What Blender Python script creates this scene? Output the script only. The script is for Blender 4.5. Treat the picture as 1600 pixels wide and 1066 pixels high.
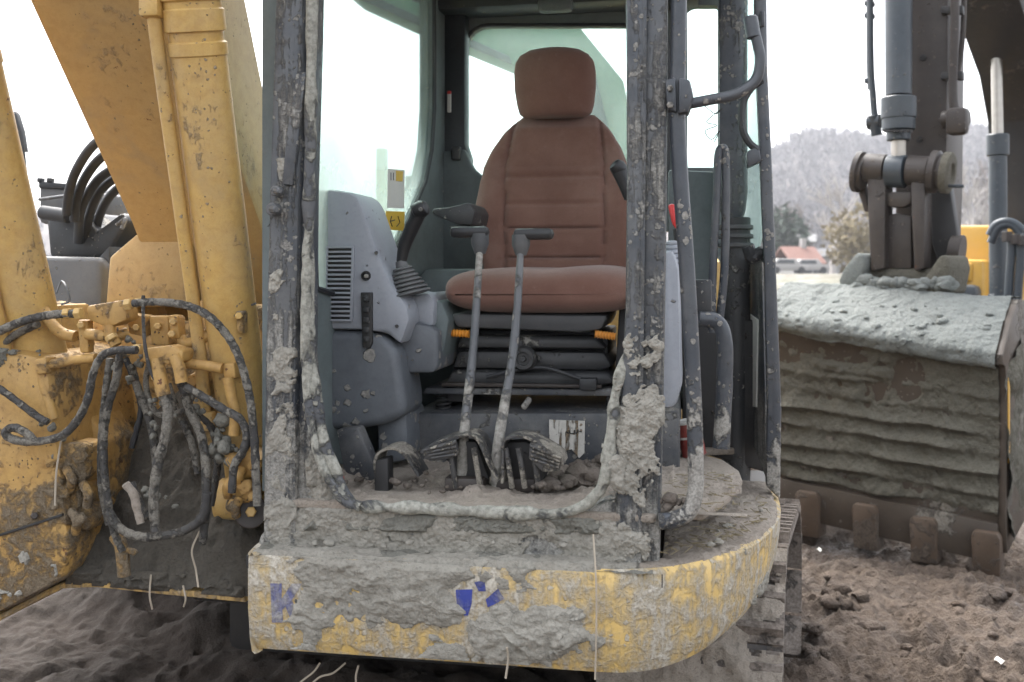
import bpy, bmesh, math, random
import numpy as np
from mathutils import Vector, Matrix, Quaternion
R = math.radians
random.seed(7)
sc = bpy.context.scene
C = sc.collection
for o in list(bpy.data.objects): bpy.data.objects.remove(o)

# ------------------------------------------------------------------ camera, sky, sun, exposure
F, EYE, HY = 1555.0, 1.55, 425.0          # focal length in photo pixels, eye height, horizon row
cam = bpy.data.objects.new('camera', bpy.data.cameras.new('camera')); C.objects.link(cam)
cam.location = (0, 0, EYE); cam.rotation_euler = (R(90), 0, 0)
cam.data.sensor_width = 36; cam.data.lens = 36*F/1600
cam.data.shift_y = -(533-HY)/1600
cam.data.clip_start = 0.05; cam.data.clip_end = 5000
cam.data.dof.use_dof = True; cam.data.dof.focus_distance = 2.65; cam.data.dof.aperture_fstop = 4.2
sc.camera = cam
w = bpy.data.worlds.new('World'); sc.world = w; w.use_nodes = True
nt = w.node_tree; nt.nodes.clear()
SUN_EL, SUN_AZ = R(58), R(-25)
sky = nt.nodes.new('ShaderNodeTexSky'); sky.sky_type = 'NISHITA'; sky.sun_disc = False
sky.sun_elevation = SUN_EL; sky.sun_rotation = SUN_AZ; sky.dust_density = 5.0; sky.air_density = 1.0
hs = nt.nodes.new('ShaderNodeHueSaturation'); hs.inputs['Saturation'].default_value = 0.27
bg = nt.nodes.new('ShaderNodeBackground'); bg.inputs['Strength'].default_value = 0.15
wo = nt.nodes.new('ShaderNodeOutputWorld')
nt.links.new(sky.outputs[0], hs.inputs['Color']); nt.links.new(hs.outputs[0], bg.inputs[0]); nt.links.new(bg.outputs[0], wo.inputs[0])
sun = bpy.data.objects.new('sun', bpy.data.lights.new('sun', 'SUN')); C.objects.link(sun)
sun.data.energy = 0.7; sun.data.angle = R(35); sun.data.color = (1, .98, .95)
sd = Vector((math.sin(SUN_AZ)*math.cos(SUN_EL), math.cos(SUN_AZ)*math.cos(SUN_EL), math.sin(SUN_EL)))
sun.rotation_euler = sd.to_track_quat('Z', 'Y').to_euler()
vs = sc.view_settings; vs.view_transform = 'Standard'; vs.look = 'None'; vs.gamma = 1; vs.exposure = 2.22; vs.use_curve_mapping = False
sc.render.engine = 'CYCLES'
sc.cycles.max_bounces = 8; sc.cycles.transparent_max_bounces = 16; sc.cycles.use_denoising = True
sc.cycles.volume_bounces = 0

# ------------------------------------------------------------------ frames: pixel rays meet planes of a machine
class Frame:
    def __init__(s, ox, oy, deg):
        s.o = Vector((ox, oy, 0)); a = R(deg); s.a = a
        s.U = Vector((math.cos(a), -math.sin(a), 0)); s.V = Vector((math.sin(a), math.cos(a), 0))
    def l(s, p):
        d = Vector(p)-s.o; return Vector((d.dot(s.U), d.dot(s.V), d.z))
    def w(s, q): return s.o+s.U*q[0]+s.V*q[1]+Vector((0, 0, q[2]))
    def ray(s, x, y):
        c = s.l((0, 0, EYE)); D = Vector(((x-800)/F, 1, -(y-HY)/F))
        return c, Vector((D.dot(s.U), D.dot(s.V), D.z))
    def at(s, ax, x, y, k):
        c, d = s.ray(x, y); t = (k-c[ax])/d[ax]; return c+d*t
    def u(s, x, y, k): return s.at(0, x, y, k)
    def v(s, x, y, k): return s.at(1, x, y, k)
    def z(s, x, y, k): return s.at(2, x, y, k)
    def d(s, x, y, k):
        c, d = s.ray(x, y); return c+d*k
    def vs(s, pts, k): return [s.v(x, y, k) for x, y in pts]
    def pl(s, x, y, p, n):
        c, d = s.ray(x, y); return c+d*((Vector(p)-c).dot(n)/d.dot(n))
E1 = Frame(.34, 2.25, 10)

# ------------------------------------------------------------------ noise
def _h(ix, iy, iz, seed):
    n = (ix*374761393 + iy*668265263 + iz*2147483647 + seed*974711) & 0xffffffff
    n = ((n ^ (n >> 13))*1274126177) & 0xffffffff
    n = ((n ^ (n >> 15))*2246822519) & 0xffffffff
    return ((n ^ (n >> 16)) & 0xffffff)/float(0xffffff)
def vnoise(P, seed=0):
    P = np.asarray(P, float); i = np.floor(P).astype(np.int64); f = P-i; f = f*f*f*(f*(f*6-15)+10)
    r = 0
    for a in (0, 1):
        for b in (0, 1):
            for c in (0, 1):
                wt = (f[..., 0] if a else 1-f[..., 0])*(f[..., 1] if b else 1-f[..., 1])*(f[..., 2] if c else 1-f[..., 2])
                r = r+wt*_h(i[..., 0]+a, i[..., 1]+b, i[..., 2]+c, seed)
    return r
def fbm(P, o=5, seed=0, g=.5):
    P = np.asarray(P, float); s = 0; a = 1; t = 0
    for k in range(o):
        s = s+a*vnoise(P*2**k+k*17.3, seed+k); t += a; a *= g
    return s/t
def ridge(P, o=4, seed=0):
    P = np.asarray(P, float); s = 0; a = 1; t = 0
    for k in range(o):
        s = s+a*(1-np.abs(2*vnoise(P*2**k+k*9.1, seed+k)-1)); t += a; a *= .5
    return s/t
def sstep(x, a, b):
    t = np.clip((x-a)/(b-a), 0, 1); return t*t*(3-2*t)

# ------------------------------------------------------------------ mesh building
def crom(pts, n=8):
    P = [Vector(p) for p in pts]
    if len(P) < 3: return P
    P = [P[0]*2-P[1]]+P+[P[-1]*2-P[-2]]; out = []
    for i in range(1, len(P)-2):
        a, b, c, d = P[i-1:i+3]
        for k in range(n):
            t = k/n
            out.append(.5*((2*b)+(c-a)*t+(2*a-5*b+4*c-d)*t*t+(3*b-a-3*c+d)*t**3))
    out.append(P[-2]); return out
class G:
    def __init__(s): s.V = []; s.F = []
    def add(s, vs, fs):
        o = len(s.V); s.V += [tuple(v) for v in vs]; s.F += [tuple(i+o for i in f) for f in fs]; return s
    def addbm(s, bm, bevel=0, seg=2, ang=25):
        if bevel:
            bmesh.ops.recalc_face_normals(bm, faces=bm.faces[:])
            es = [e for e in bm.edges if len(e.link_faces) == 2 and e.calc_face_angle(0) > R(ang)]
            bmesh.ops.bevel(bm, geom=es, offset=bevel, segments=seg, profile=.5, affect='EDGES', clamp_overlap=True)
        bm.verts.ensure_lookup_table(); bm.verts.index_update()
        s.add([v.co.copy() for v in bm.verts], [[v.index for v in f.verts] for f in bm.faces]); bm.free(); return s
    def box(s, c, size, rot=None, bevel=.004):
        bm = bmesh.new(); bmesh.ops.create_cube(bm, size=1)
        M = Matrix.Translation(Vector(c))@((rot.to_4x4()) if rot else Matrix())@Matrix.Diagonal((*size, 1))
        bmesh.ops.transform(bm, matrix=M, verts=bm.verts); return s.addbm(bm, bevel)
    def prism(s, pts, vec, bevel=.004, seg=2):
        bm = bmesh.new(); vec = Vector(vec); n = len(pts)
        a = [bm.verts.new(p) for p in pts]; b = [bm.verts.new(Vector(p)+vec) for p in pts]
        bm.faces.new(a); bm.faces.new(b[::-1])
        for i in range(n): bm.faces.new((a[i], b[i], b[(i+1) % n], a[(i+1) % n]))
        bmesh.ops.recalc_face_normals(bm, faces=bm.faces[:]); return s.addbm(bm, bevel, seg)
    def ring(s, outer, inner, vec, bevel=0):
        bm = bmesh.new(); vec = Vector(vec); n = len(outer)
        L = [[bm.verts.new(p) for p in outer], [bm.verts.new(p) for p in inner],
             [bm.verts.new(Vector(p)+vec) for p in outer], [bm.verts.new(Vector(p)+vec) for p in inner]]
        for i in range(n):
            j = (i+1) % n
            bm.faces.new((L[0][i], L[0][j], L[1][j], L[1][i])); bm.faces.new((L[2][j], L[2][i], L[3][i], L[3][j]))
            bm.faces.new((L[0][j], L[0][i], L[2][i], L[2][j])); bm.faces.new((L[1][i], L[1][j], L[3][j], L[3][i]))
        bmesh.ops.recalc_face_normals(bm, faces=bm.faces[:]); return s.addbm(bm, bevel)
    def tube(s, pts, r, seg=10, n=8, caps=True, lump=0, seed=0, spl=True, flat=1):
        P = crom(pts, n) if spl else [Vector(p) for p in pts]
        m = len(P)
        rr = r if callable(r) else ((lambda t: r) if not isinstance(r, (list, tuple)) else (lambda t: float(np.interp(t, np.linspace(0, 1, len(r)), r))))
        T = [(P[min(i+1, m-1)]-P[max(i-1, 0)]).normalized() for i in range(m)]
        up = Vector((0, 0, 1)) if abs(T[0].z) < .9 else Vector((1, 0, 0))
        nn = T[0].cross(up).normalized(); vs = []; 
        for i in range(m):
            nn = (nn-T[i]*nn.dot(T[i])).normalized(); bb = T[i].cross(nn); q = rr(i/max(1, m-1))
            for k in range(seg):
                a = 2*math.pi*k/seg
                vs.append(P[i]+(nn*math.cos(a)+bb*math.sin(a)*flat)*q)
        if lump:
            A = np.array([tuple(v) for v in vs]); Cn = np.repeat(np.array([tuple(p) for p in P]), seg, axis=0)
            f = (fbm(A*22, 3, seed)-.4)*2*lump
            A = Cn+(A-Cn)*(1+np.maximum(f, -.25))[:, None]; vs = [Vector(a) for a in A]
        fs = [(i*seg+k, i*seg+(k+1) % seg, (i+1)*seg+(k+1) % seg, (i+1)*seg+k) for i in range(m-1) for k in range(seg)]
        if caps: fs += [tuple(range(seg))[::-1], tuple((m-1)*seg+k for k in range(seg))]
        return s.add(vs, fs)
    def lathe(s, p0, p1, prof, seg=24, caps=True):
        p0 = Vector(p0); ax = Vector(p1)-p0; T = ax.normalized()
        nn = T.cross(Vector((0, 0, 1)) if abs(T.z) < .9 else Vector((1, 0, 0))).normalized(); bb = T.cross(nn); vs = []
        for t, r in prof:
            for k in range(seg):
                a = 2*math.pi*k/seg; vs.append(p0+ax*t+(nn*math.cos(a)+bb*math.sin(a))*r)
        m = len(prof)
        fs = [(i*seg+k, i*seg+(k+1) % seg, (i+1)*seg+(k+1) % seg, (i+1)*seg+k) for i in range(m-1) for k in range(seg)]
        if caps: fs += [tuple(range(seg))[::-1], tuple((m-1)*seg+k for k in range(seg))]
        return s.add(vs, fs)
    def cyl(s, p0, p1, r, seg=20, bev=.003):
        L = (Vector(p1)-Vector(p0)).length; b = min(bev/L, .3)
        return s.lathe(p0, p1, [(0, r-bev), (b, r), (1-b, r), (1, r-bev)], seg)
    def grid(s, A, closed=False):
        a, b = A.shape[:2]; o = len(s.V); s.V += [tuple(p) for p in A.reshape(-1, 3)]
        bb = b if closed else b-1
        s.F += [(o+i*b+j, o+i*b+(j+1) % b, o+(i+1)*b+(j+1) % b, o+(i+1)*b+j) for i in range(a-1) for j in range(bb)]
        return s
    def loft(s, rings, caps=True):
        A = np.array([[tuple(p) for p in r] for r in rings]); o = len(s.V); s.grid(A, True); m, n = A.shape[:2]
        if caps: s.F += [tuple(o+k for k in range(n))[::-1], tuple(o+(m-1)*n+k for k in range(n))]
        return s
    def mk(s, name, mat, parent=None, label=None, cat=None, group=None, kind=None, smooth=40, fix=True):
        me = bpy.data.meshes.new(name); me.from_pydata(s.V, [], s.F); 
        if fix and len(s.F) < 60000:
            bm = bmesh.new(); bm.from_mesh(me); bmesh.ops.recalc_face_normals(bm, faces=bm.faces[:]); bm.to_mesh(me); bm.free()
        me.materials.append(mat)
        if smooth:
            me.polygons.foreach_set('use_smooth', [True]*len(me.polygons)); me.set_sharp_from_angle(angle=R(smooth))
        o = bpy.data.objects.new(name, me); C.objects.link(o)
        if parent: o.parent = parent
        tag(o, label, cat, group, kind); return o
def tag(o, label=None, cat=None, group=None, kind=None):
    for k, x in (('label', label), ('category', cat), ('group', group), ('kind', kind)):
        if x: o[k] = x
def empty(name, loc, rz=0, parent=None, **k):
    o = bpy.data.objects.new(name, None); C.objects.link(o); o.location = loc; o.rotation_euler = (0, 0, rz); o.empty_display_size = .2
    if parent: o.parent = parent
    tag(o, **k); return o
def dup(o, M, parent):
    c = o.copy(); C.objects.link(c); c.parent = parent; c.matrix_local = M; return c
def rrect(x0, y0, x1, y1, r, n=6):
    """pixel rounded rectangle; r = (tl, tr, br, bl)"""
    if not isinstance(r, tuple): r = (r,)*4
    out = []
    for (cx, cy, a0, q) in ((x0+r[0], y0+r[0], 180, r[0]), (x1-r[1], y0+r[1], 270, r[1]), (x1-r[2], y1-r[2], 0, r[2]), (x0+r[3], y1-r[3], 90, r[3])):
        for k in range(n+1):
            a = R(a0+90*k/n); out.append((cx+q*math.cos(a), cy+q*math.sin(a)))
    return out
def crust(name, P, Nn, th, mat, parent, kind='stuff', label=None):
    """mud sheet: P,Nn (a,b,3), th (a,b) thickness; faces with nothing on them are dropped"""
    A = P+Nn*np.maximum(th, -.004)[..., None]; a, b = th.shape
    g = G(); keep = th > -.002
    fs = []
    for i in range(a-1):
        for j in range(b-1):
            if keep[i, j] or keep[i+1, j] or keep[i, j+1] or keep[i+1, j+1]:
                fs.append((i*b+j, i*b+j+1, (i+1)*b+j+1, (i+1)*b+j))
    used = sorted({k for f in fs for k in f}); mp = {k: i for i, k in enumerate(used)}
    AA = A.reshape(-1, 3)
    g.V = [tuple(AA[k]) for k in used]; g.F = [tuple(mp[k] for k in f) for f in fs]
    return g.mk(name, mat, parent, kind=kind, smooth=60, fix=False, label=label)
def patch(c00, c10, c11, c01, a, b):
    s = np.linspace(0, 1, a)[:, None, None]; t = np.linspace(0, 1, b)[None, :, None]
    c = [np.array(tuple(x))[None, None, :] for x in (c00, c10, c11, c01)]
    P = c[0]*(1-s)*(1-t)+c[1]*s*(1-t)+c[2]*s*t+c[3]*(1-s)*t
    n = np.cross(np.array(tuple(c10))-np.array(tuple(c00)), np.array(tuple(c01))-np.array(tuple(c00))); n = n/np.linalg.norm(n)
    return P, np.broadcast_to(n, P.shape)

# ------------------------------------------------------------------ materials
class NT:
    def __init__(s, name):
        s.m = bpy.data.materials.new(name); s.m.use_nodes = True; s.t = s.m.node_tree; s.t.nodes.clear()
        s.out = s.t.nodes.new('ShaderNodeOutputMaterial')
    def n(s, ty, **k):
        x = s.t.nodes.new('ShaderNode'+ty)
        for a, b in k.items():
            if a in x.inputs: x.inputs[a].default_value = b
            else: setattr(x, a, b)
        return x
    def l(s, a, b): s.t.links.new(a, b); return b
    def co(s, sx=1, sy=1, sz=1, off=0):
        tc = s.n('TexCoord'); mp = s.n('Mapping'); mp.inputs['Scale'].default_value = (sx, sy, sz); mp.inputs['Location'].default_value = (off, off*.7, off*1.3)
        s.l(tc.outputs['Object'], mp.inputs[0]); return mp.outputs[0]
    def noise(s, co, sc_, det=6, ro=.6, dist=0):
        x = s.n('TexNoise'); x.inputs['Scale'].default_value = sc_; x.inputs['Detail'].default_value = det; x.inputs['Roughness'].default_value = ro; x.inputs['Distortion'].default_value = dist
        s.l(co, x.inputs['Vector']); return x.outputs['Fac']
    def math(s, op, a, b=0, c=None, clamp=False):
        x = s.n('Math'); x.operation = op; x.use_clamp = clamp
        for i, q in enumerate((a, b) if c is None else (a, b, c)):
            if hasattr(q, 'links'): s.l(q, x.inputs[i])
            else: x.inputs[i].default_value = q
        return x.outputs[0]
    def rng(s, v, a, b, c=0, d=1):
        x = s.n('MapRange'); x.interpolation_type = 'SMOOTHSTEP'
        s.l(v, x.inputs[0])
        for i, q in enumerate((a, b, c, d)): x.inputs[i+1].default_value = q
        return x.outputs[0]
    def mix(s, f, a, b):
        x = s.n('Mix'); x.data_type = 'RGBA'
        for q, i in ((f, 0), (a, 6), (b, 7)):
            if hasattr(q, 'links'): s.l(q, x.inputs[i])
            else: x.inputs[i].default_value = q if i == 0 else (*q[:3], 1)
        return x.outputs[2]
    def bsdf(s, col, rough=.6, bump=None, bs=.4, bd=.01, metal=0, spec=.5, **k):
        b = s.n('BsdfPrincipled')
        for q, i in ((col, 'Base Color'), (rough, 'Roughness'), (metal, 'Metallic'), (spec, 'Specular IOR Level')):
            if hasattr(q, 'links'): s.l(q, b.inputs[i])
            else: b.inputs[i].default_value = (*q[:3], 1) if i == 'Base Color' else q
        for a, q in k.items(): b.inputs[a.replace('_', ' ')].default_value = q
        if bump is not None:
            x = s.n('Bump'); x.inputs['Strength'].default_value = bs; x.inputs['Distance'].default_value = bd
            s.l(bump, x.inputs['Height']); s.l(x.outputs[0], b.inputs['Normal'])
        s.l(b.outputs[0], s.out.inputs[0]); return s.m
MUD, MUDL, MUDD = (.24, .225, .20), (.36, .345, .31), (.105, .095, .08)
def mudpaint(name, paint, mud=.3, splat=.5, rough=.45, z0=None, z1=None, zamt=.25, col=MUD, col2=MUDL, rust=0, dust=.25, off=0, sc_=1, paint2=None, metal=0, streak=0, soft=.045, film=1.0, fade=0, fadec=(.26, .235, .20)):
    t = NT(name); co = t.co(off=off)
    n1 = t.noise(co, 2.6*sc_, 10, .62); n2 = t.noise(co, 17*sc_, 8, .65, .4); n3 = t.noise(co, 90*sc_, 4, .6)
    f = t.math('ADD', t.math('MULTIPLY', n1, .6), t.math('MULTIPLY', n2, .4))
    if streak:
        st = t.noise(t.co(9*sc_, 9*sc_, .7*sc_, off+5), 3, 6, .6)
        f = t.math('ADD', t.math('MULTIPLY', f, 1-streak), t.math('MULTIPLY', st, streak))
    if z0 is not None:
        sp = t.n('SeparateXYZ'); t.l(co, sp.inputs[0])
        zz = t.rng(sp.outputs[2], z0+off*1.3, z1+off*1.3, zamt, 0); f = t.math('ADD', f, zz)
    th = .68-mud*.36
    m = t.math('MULTIPLY', t.rng(f, th-soft/3, th+soft*.67), film)
    vo = t.n('TexVoronoi'); vo.inputs['Scale'].default_value = 34*sc_; vo.inputs['Randomness'].default_value = 1
    cw = t.n('VectorMath'); cw.operation = 'MULTIPLY_ADD'; nz = t.n('TexNoise'); nz.inputs['Scale'].default_value = 60*sc_
    t.l(co, nz.inputs['Vector']); t.l(nz.outputs['Color'], cw.inputs[0]); cw.inputs[1].default_value = (.018/sc_,)*3; t.l(co, cw.inputs[2]); t.l(cw.outputs[0], vo.inputs['Vector'])
    vs_ = t.n('SeparateColor'); t.l(vo.outputs['Color'], vs_.inputs[0]); n4 = t.noise(t.co(off=off+9), 5.5*sc_, 4, .6)
    sz = t.math('MULTIPLY', t.math('MULTIPLY', t.rng(n4, .38, .68), splat*.75), t.math('POWER', vs_.outputs[0], 1.6))
    sm = t.rng(t.math('SUBTRACT', t.math('ADD', vo.outputs['Distance'], t.math('MULTIPLY', t.math('SUBTRACT', n2, .5), .5)), sz), -.04, .05, 1, 0)
    sm = t.math('MULTIPLY', sm, t.rng(sz, .02, .10))
    M = t.math('MAXIMUM', m, t.math('MULTIPLY', sm, .85), clamp=True)
    pc = t.mix(t.math('MULTIPLY', t.rng(n2, .35, .75), .8), paint, paint2 or tuple(c*.72 for c in paint))
    pc = t.mix(t.math('MULTIPLY', t.rng(n1, .3, .75), dust), pc, col2)
    if fade:
        fn = t.noise(t.co(off=off+13), 2.1*sc_/1.6, 8, .65, .6); pc = t.mix(t.math('MULTIPLY', t.rng(fn, .50, .70), fade), pc, fadec)
    if rust:
        rn = t.noise(t.co(off=off+3), 11*sc_, 8, .7); pc = t.mix(t.rng(rn, .72-rust*.3, .76-rust*.3), pc, (.13, .05, .022))
    mc = t.mix(t.rng(n2, .3, .7), col, col2); mc = t.mix(t.math('MULTIPLY', t.rng(n3, .42, .70), .6), mc, tuple(c*.5 for c in col)); mc = t.mix(t.math('MULTIPLY', t.rng(n3, .5, .25), .5), mc, tuple(min(.6, c*1.25) for c in col2))
    pc = t.mix(t.math('MULTIPLY', t.rng(n3, .45, .75), .22), pc, tuple(c*.6 for c in paint))
    c = t.mix(M, pc, mc)
    h = t.math('ADD', t.math('MULTIPLY', M, t.math('ADD', .5, n2)), t.math('MULTIPLY', n3, t.math('ADD', .03, t.math('MULTIPLY', M, .35))))
    ro = t.math('ADD', rough, t.math('MULTIPLY', M, .95-rough))
    return t.bsdf(c, ro, h, .9, .009, metal=metal)
def mudmat(name, a, b, d, sc_=1, rough=.92, bs=.8, bd=.012, wet=0):
    t = NT(name); co = t.co()
    n1 = t.noise(co, 4*sc_, 8, .6); n2 = t.noise(co, 28*sc_, 8, .65, .3); n3 = t.noise(co, 130*sc_, 4, .6)
    c = t.mix(t.rng(n1, .35, .68), a, b); c = t.mix(t.math('MULTIPLY', t.rng(n2, .5, .75), .75), c, d)
    c = t.mix(t.math('MULTIPLY', t.rng(n3, .45, .72), .6), c, tuple(x*.5 for x in a)); n0 = t.noise(t.co(off=4.4), 1.3*sc_, 5, .6); c = t.mix(t.math('MULTIPLY', t.rng(n0, .42, .66), .42), c, d)
    vo = t.n('TexVoronoi'); vo.feature = 'DISTANCE_TO_EDGE'; vo.inputs['Scale'].default_value = 30*sc_
    cw = t.n('VectorMath'); cw.operation = 'MULTIPLY_ADD'; nz = t.n('TexNoise'); nz.inputs['Scale'].default_value = 18*sc_; nz.inputs['Detail'].default_value = 5
    t.l(co, nz.inputs['Vector']); t.l(nz.outputs['Color'], cw.inputs[0]); cw.inputs[1].default_value = (.07/sc_,)*3; t.l(co, cw.inputs[2]); t.l(cw.outputs[0], vo.inputs['Vector'])
    ck = t.math('MULTIPLY', t.rng(vo.outputs['Distance'], .006, .045, 1, 0), t.rng(n1, .50, .66)); c = t.mix(t.math('MULTIPLY', ck, .28), c, tuple(x*.75 for x in d))
    sp2 = t.n('TexVoronoi'); sp2.inputs['Scale'].default_value = 75*sc_; t.l(cw.outputs[0], sp2.inputs['Vector']); c = t.mix(t.math('MULTIPLY', t.rng(sp2.outputs['Distance'], .1, .5, 0, 1), .35), c, b)
    h = t.math('SUBTRACT', t.math('ADD', n2, t.math('MULTIPLY', n3, .5)), t.math('MULTIPLY', ck, .25))
    ro = rough if not wet else t.rng(n1, .35, .6, rough, rough-wet)
    return t.bsdf(c, ro, h, bs, bd)
def plain(name, col, rough=.5, nsc=30, var=.3, bs=.15, metal=0, dust=.15, dcol=MUDL, **k):
    t = NT(name); co = t.co(); n1 = t.noise(co, 5, 6); n2 = t.noise(co, nsc, 6, .65)
    c = t.mix(t.math('MULTIPLY', t.rng(n2, .3, .75), var), col, tuple(x*.55 for x in col))
    c = t.mix(t.math('MULTIPLY', t.rng(n1, .35, .75), dust), c, dcol)
    return t.bsdf(c, t.math('ADD', rough-.08, t.math('MULTIPLY', n2, .2)), n2, bs, .003, metal=metal, **k)
M = {}
M['post'] = mudpaint('cab_paint', (.042, .050, .062), .40, 1.25, .40, .85, 1.5, .12, dust=.28, off=1.0, streak=.4, sc_=2.3, soft=.10, film=.9, fade=.25, fadec=(.17, .175, .18), col=(.22, .21, .185), col2=(.36, .35, .32))
M['post_in'] = mudpaint('cab_inner_paint', (.020, .027, .032), .06, .35, .5, 1.0, 1.5, .06, dust=.08)
M['rail'] = mudpaint('handrail_paint', (.042, .050, .063), .20, 1.2, .36, .9, 1.6, .13, dust=.16, off=2, sc_=2)
M['yellow'] = mudpaint('yellow_paint', (.58, .375, .115), .24, .5, .5, .6, 1.15, .10, col=(.27, .23, .18), col2=(.37, .315, .235), rust=.2, dust=.30, off=3, paint2=(.46, .27, .075), sc_=2.4, streak=.25, soft=.09, film=.62, fade=.5, fadec=(.36, .27, .15))
M['boomy'] = mudpaint('boom_paint', (.47, .315, .125), .20, .35, .55, col=(.19, .17, .145), col2=(.30, .245, .165), rust=.16, dust=.22, off=4, paint2=(.39, .245, .09), sc_=2, streak=.2, soft=.12, film=.6, fade=.8, fadec=(.30, .24, .16))
M['dirty'] = mudpaint('dirty_yellow_paint', (.48, .29, .085), .34, .5, .6, .6, 1.2, .15, soft=.12, film=.92, col=(.095, .08, .062), col2=(.24, .195, .135), rust=.3, dust=.35, off=3.5, paint2=(.30, .16, .045), sc_=2.2)
M['bumper'] = mudpaint('bumper_paint', (.62, .42, .13), .57, .8, .55, .6, .9, .03, col=(.40, .365, .30), col2=(.53, .495, .43), rust=.1, dust=.4, off=5, sc_=1.7, paint2=(.58, .42, .19), streak=.25, soft=.14, film=.93)
M['blue'] = mudpaint('blue_letter_paint', (.035, .055, .29), .56, .5, .5, soft=.14, film=.9, col=(.33, .31, .28), col2=(.42, .40, .36), dust=.22, off=5, sc_=1.5, streak=.3)
M['mud'] = mudmat('grey_clay', (.255, .24, .205), (.385, .365, .315), (.125, .115, .093))
M['mudd'] = mudmat('damp_grey_clay', (.15, .145, .12), (.22, .215, .185), (.10, .095, .08))
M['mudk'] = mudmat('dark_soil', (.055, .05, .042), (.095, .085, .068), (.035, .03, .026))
M['mudf'] = mudmat('floor_mud', (.26, .22, .18), (.36, .32, .27), (.15, .115, .085), 1.4)
M['mudb'] = mudmat('brown_floor_mud', (.13, .105, .085), (.21, .18, .15), (.065, .05, .04), 1.6)
M['hosem'] = mudpaint('muddy_hose', (.035, .034, .034), .56, .9, .7, col=(.135, .125, .105), col2=(.225, .21, .18), dust=.45, off=6, sc_=2.5)
M['rubber'] = plain('black_rubber', (.018, .02, .024), .55, 40, .3, dust=.10)
M['black'] = mudpaint('black_plastic', (.026, .028, .031), .24, .5, .5, dust=.10, off=7, sc_=2)
M['grip'] = plain('grip_rubber', (.012, .013, .015), .42, 60, .2, .05, dust=.05)
M['console'] = mudpaint('console_plastic', (.30, .32, .355), .02, .55, .5, dust=.10, off=8, paint2=(.275, .295, .33), col2=(.34, .33, .31))
M['consdk'] = mudpaint('lower_console_plastic', (.115, .128, .145), .14, 1.2, .5, dust=.10, off=9)
M['trim'] = mudpaint('interior_trim', (.13, .16, .162), .03, .3, .6, dust=.08, off=10)
M['floorbox'] = mudpaint('seat_box_steel', (.045, .05, .06), .26, .9, .5, .95, 1.15, .05, off=11, dust=.35, sc_=2.2)
M['lever'] = mudpaint('lever_steel', (.10, .105, .112), .40, 1.1, .4, 1.0, 1.6, .12, off=12, dust=.3)
M['rusty'] = mudpaint('brown_steel', (.036, .028, .024), .20, .6, .55, col=(.10, .085, .072), col2=(.15, .13, .112), rust=.2, off=13, dust=.18)
M['cyl2'] = mudpaint('grey_cylinder_paint', (.032, .043, .054), .16, .5, .42, col=(.11, .108, .10), col2=(.17, .17, .16), off=14, dust=.12)
M['chrome'] = plain('chrome_rod', (.40, .37, .33), .35, 20, .3, metal=.9, dust=.2)
M['dark'] = mudpaint('dark_steel', (.022, .022, .023), .20, .4, .6, off=15, dust=.12, col=(.08, .07, .058), col2=(.12, .105, .09))
M['tank'] = mudpaint('grey_cover', (.075, .078, .082), .15, .4, .55, off=16, dust=.2)
M['shoe'] = mudpaint('track_steel', (.075, .065, .058), .46, .6, .45, col=(.15, .125, .105), col2=(.25, .215, .185), off=17, dust=.25)
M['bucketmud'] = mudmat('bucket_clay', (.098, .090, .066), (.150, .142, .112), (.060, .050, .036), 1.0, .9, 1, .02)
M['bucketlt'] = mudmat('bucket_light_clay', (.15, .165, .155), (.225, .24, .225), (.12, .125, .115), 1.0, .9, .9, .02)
M['bucket'] = mudpaint('bucket_steel', (.058, .043, .031), .34, .4, .5, col=(.15, .135, .11), col2=(.21, .19, .16), off=18, dust=.15, rust=.25)
M['pedal'] = mudpaint('muddy_pedal', (.04, .04, .043), .50, .8, .6, col=(.19, .17, .14), col2=(.32, .295, .25), dust=.3, off=25, sc_=2.5)
M['stained'] = mudpaint('stained_label', (.62, .60, .55), .36, .6, .6, col=(.16, .10, .05), col2=(.34, .27, .19), dust=.2, off=26, sc_=3, streak=.7)
M['white'] = plain('matt_off_white', (.72, .71, .66), .6, 12, .1, dust=.25)
M['ink'] = plain('black_ink', (.02, .02, .02), .6)
M['sticker'] = plain('yellow_sticker', (.72, .46, .03), .5, 20, .1)
M['orange'] = plain('orange_grip', (.75, .30, .03), .45, 30, .2)
M['red'] = plain('red_plastic', (.62, .02, .02), .4)
M['canr'] = plain('red_can_paint', (.26, .035, .028), .4, 20, .4, dust=.45, dcol=(.30, .24, .20))
M['canw'] = plain('can_lid', (.58, .56, .52), .4, 14, .3)
M['green'] = mudpaint('green_paint', (.15, .26, .17), .15, .3, .5, off=20, dust=.2)
M['y2'] = plain('bright_yellow_paint', (.60, .34, .05), .45, 12, .15, dust=.12)
def fabric():
    t = NT('brown_velour'); co = t.co(); n1 = t.noise(co, 6, 6, .6); n2 = t.noise(co, 420, 3, .7); n3 = t.noise(co, 45, 5)
    c = t.mix(t.rng(n1, .3, .7), (.19, .100, .075), (.245, .138, .105)); c = t.mix(t.math('MULTIPLY', t.rng(n2, .35, .7), .45), c, (.125, .06, .047))
    c = t.mix(t.math('MULTIPLY', t.rng(n3, .6, .8), .25), c, (.36, .27, .23)); n4 = t.noise(t.co(off=3), 2.6, 6, .65); c = t.mix(t.math('MULTIPLY', t.rng(n4, .5, .72), .45), c, (.30, .20, .165))
    return t.bsdf(c, .95, n2, .7, .003, spec=.15, Sheen_Weight=.25, Sheen_Roughness=.5)
M['fabric'] = fabric()
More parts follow.
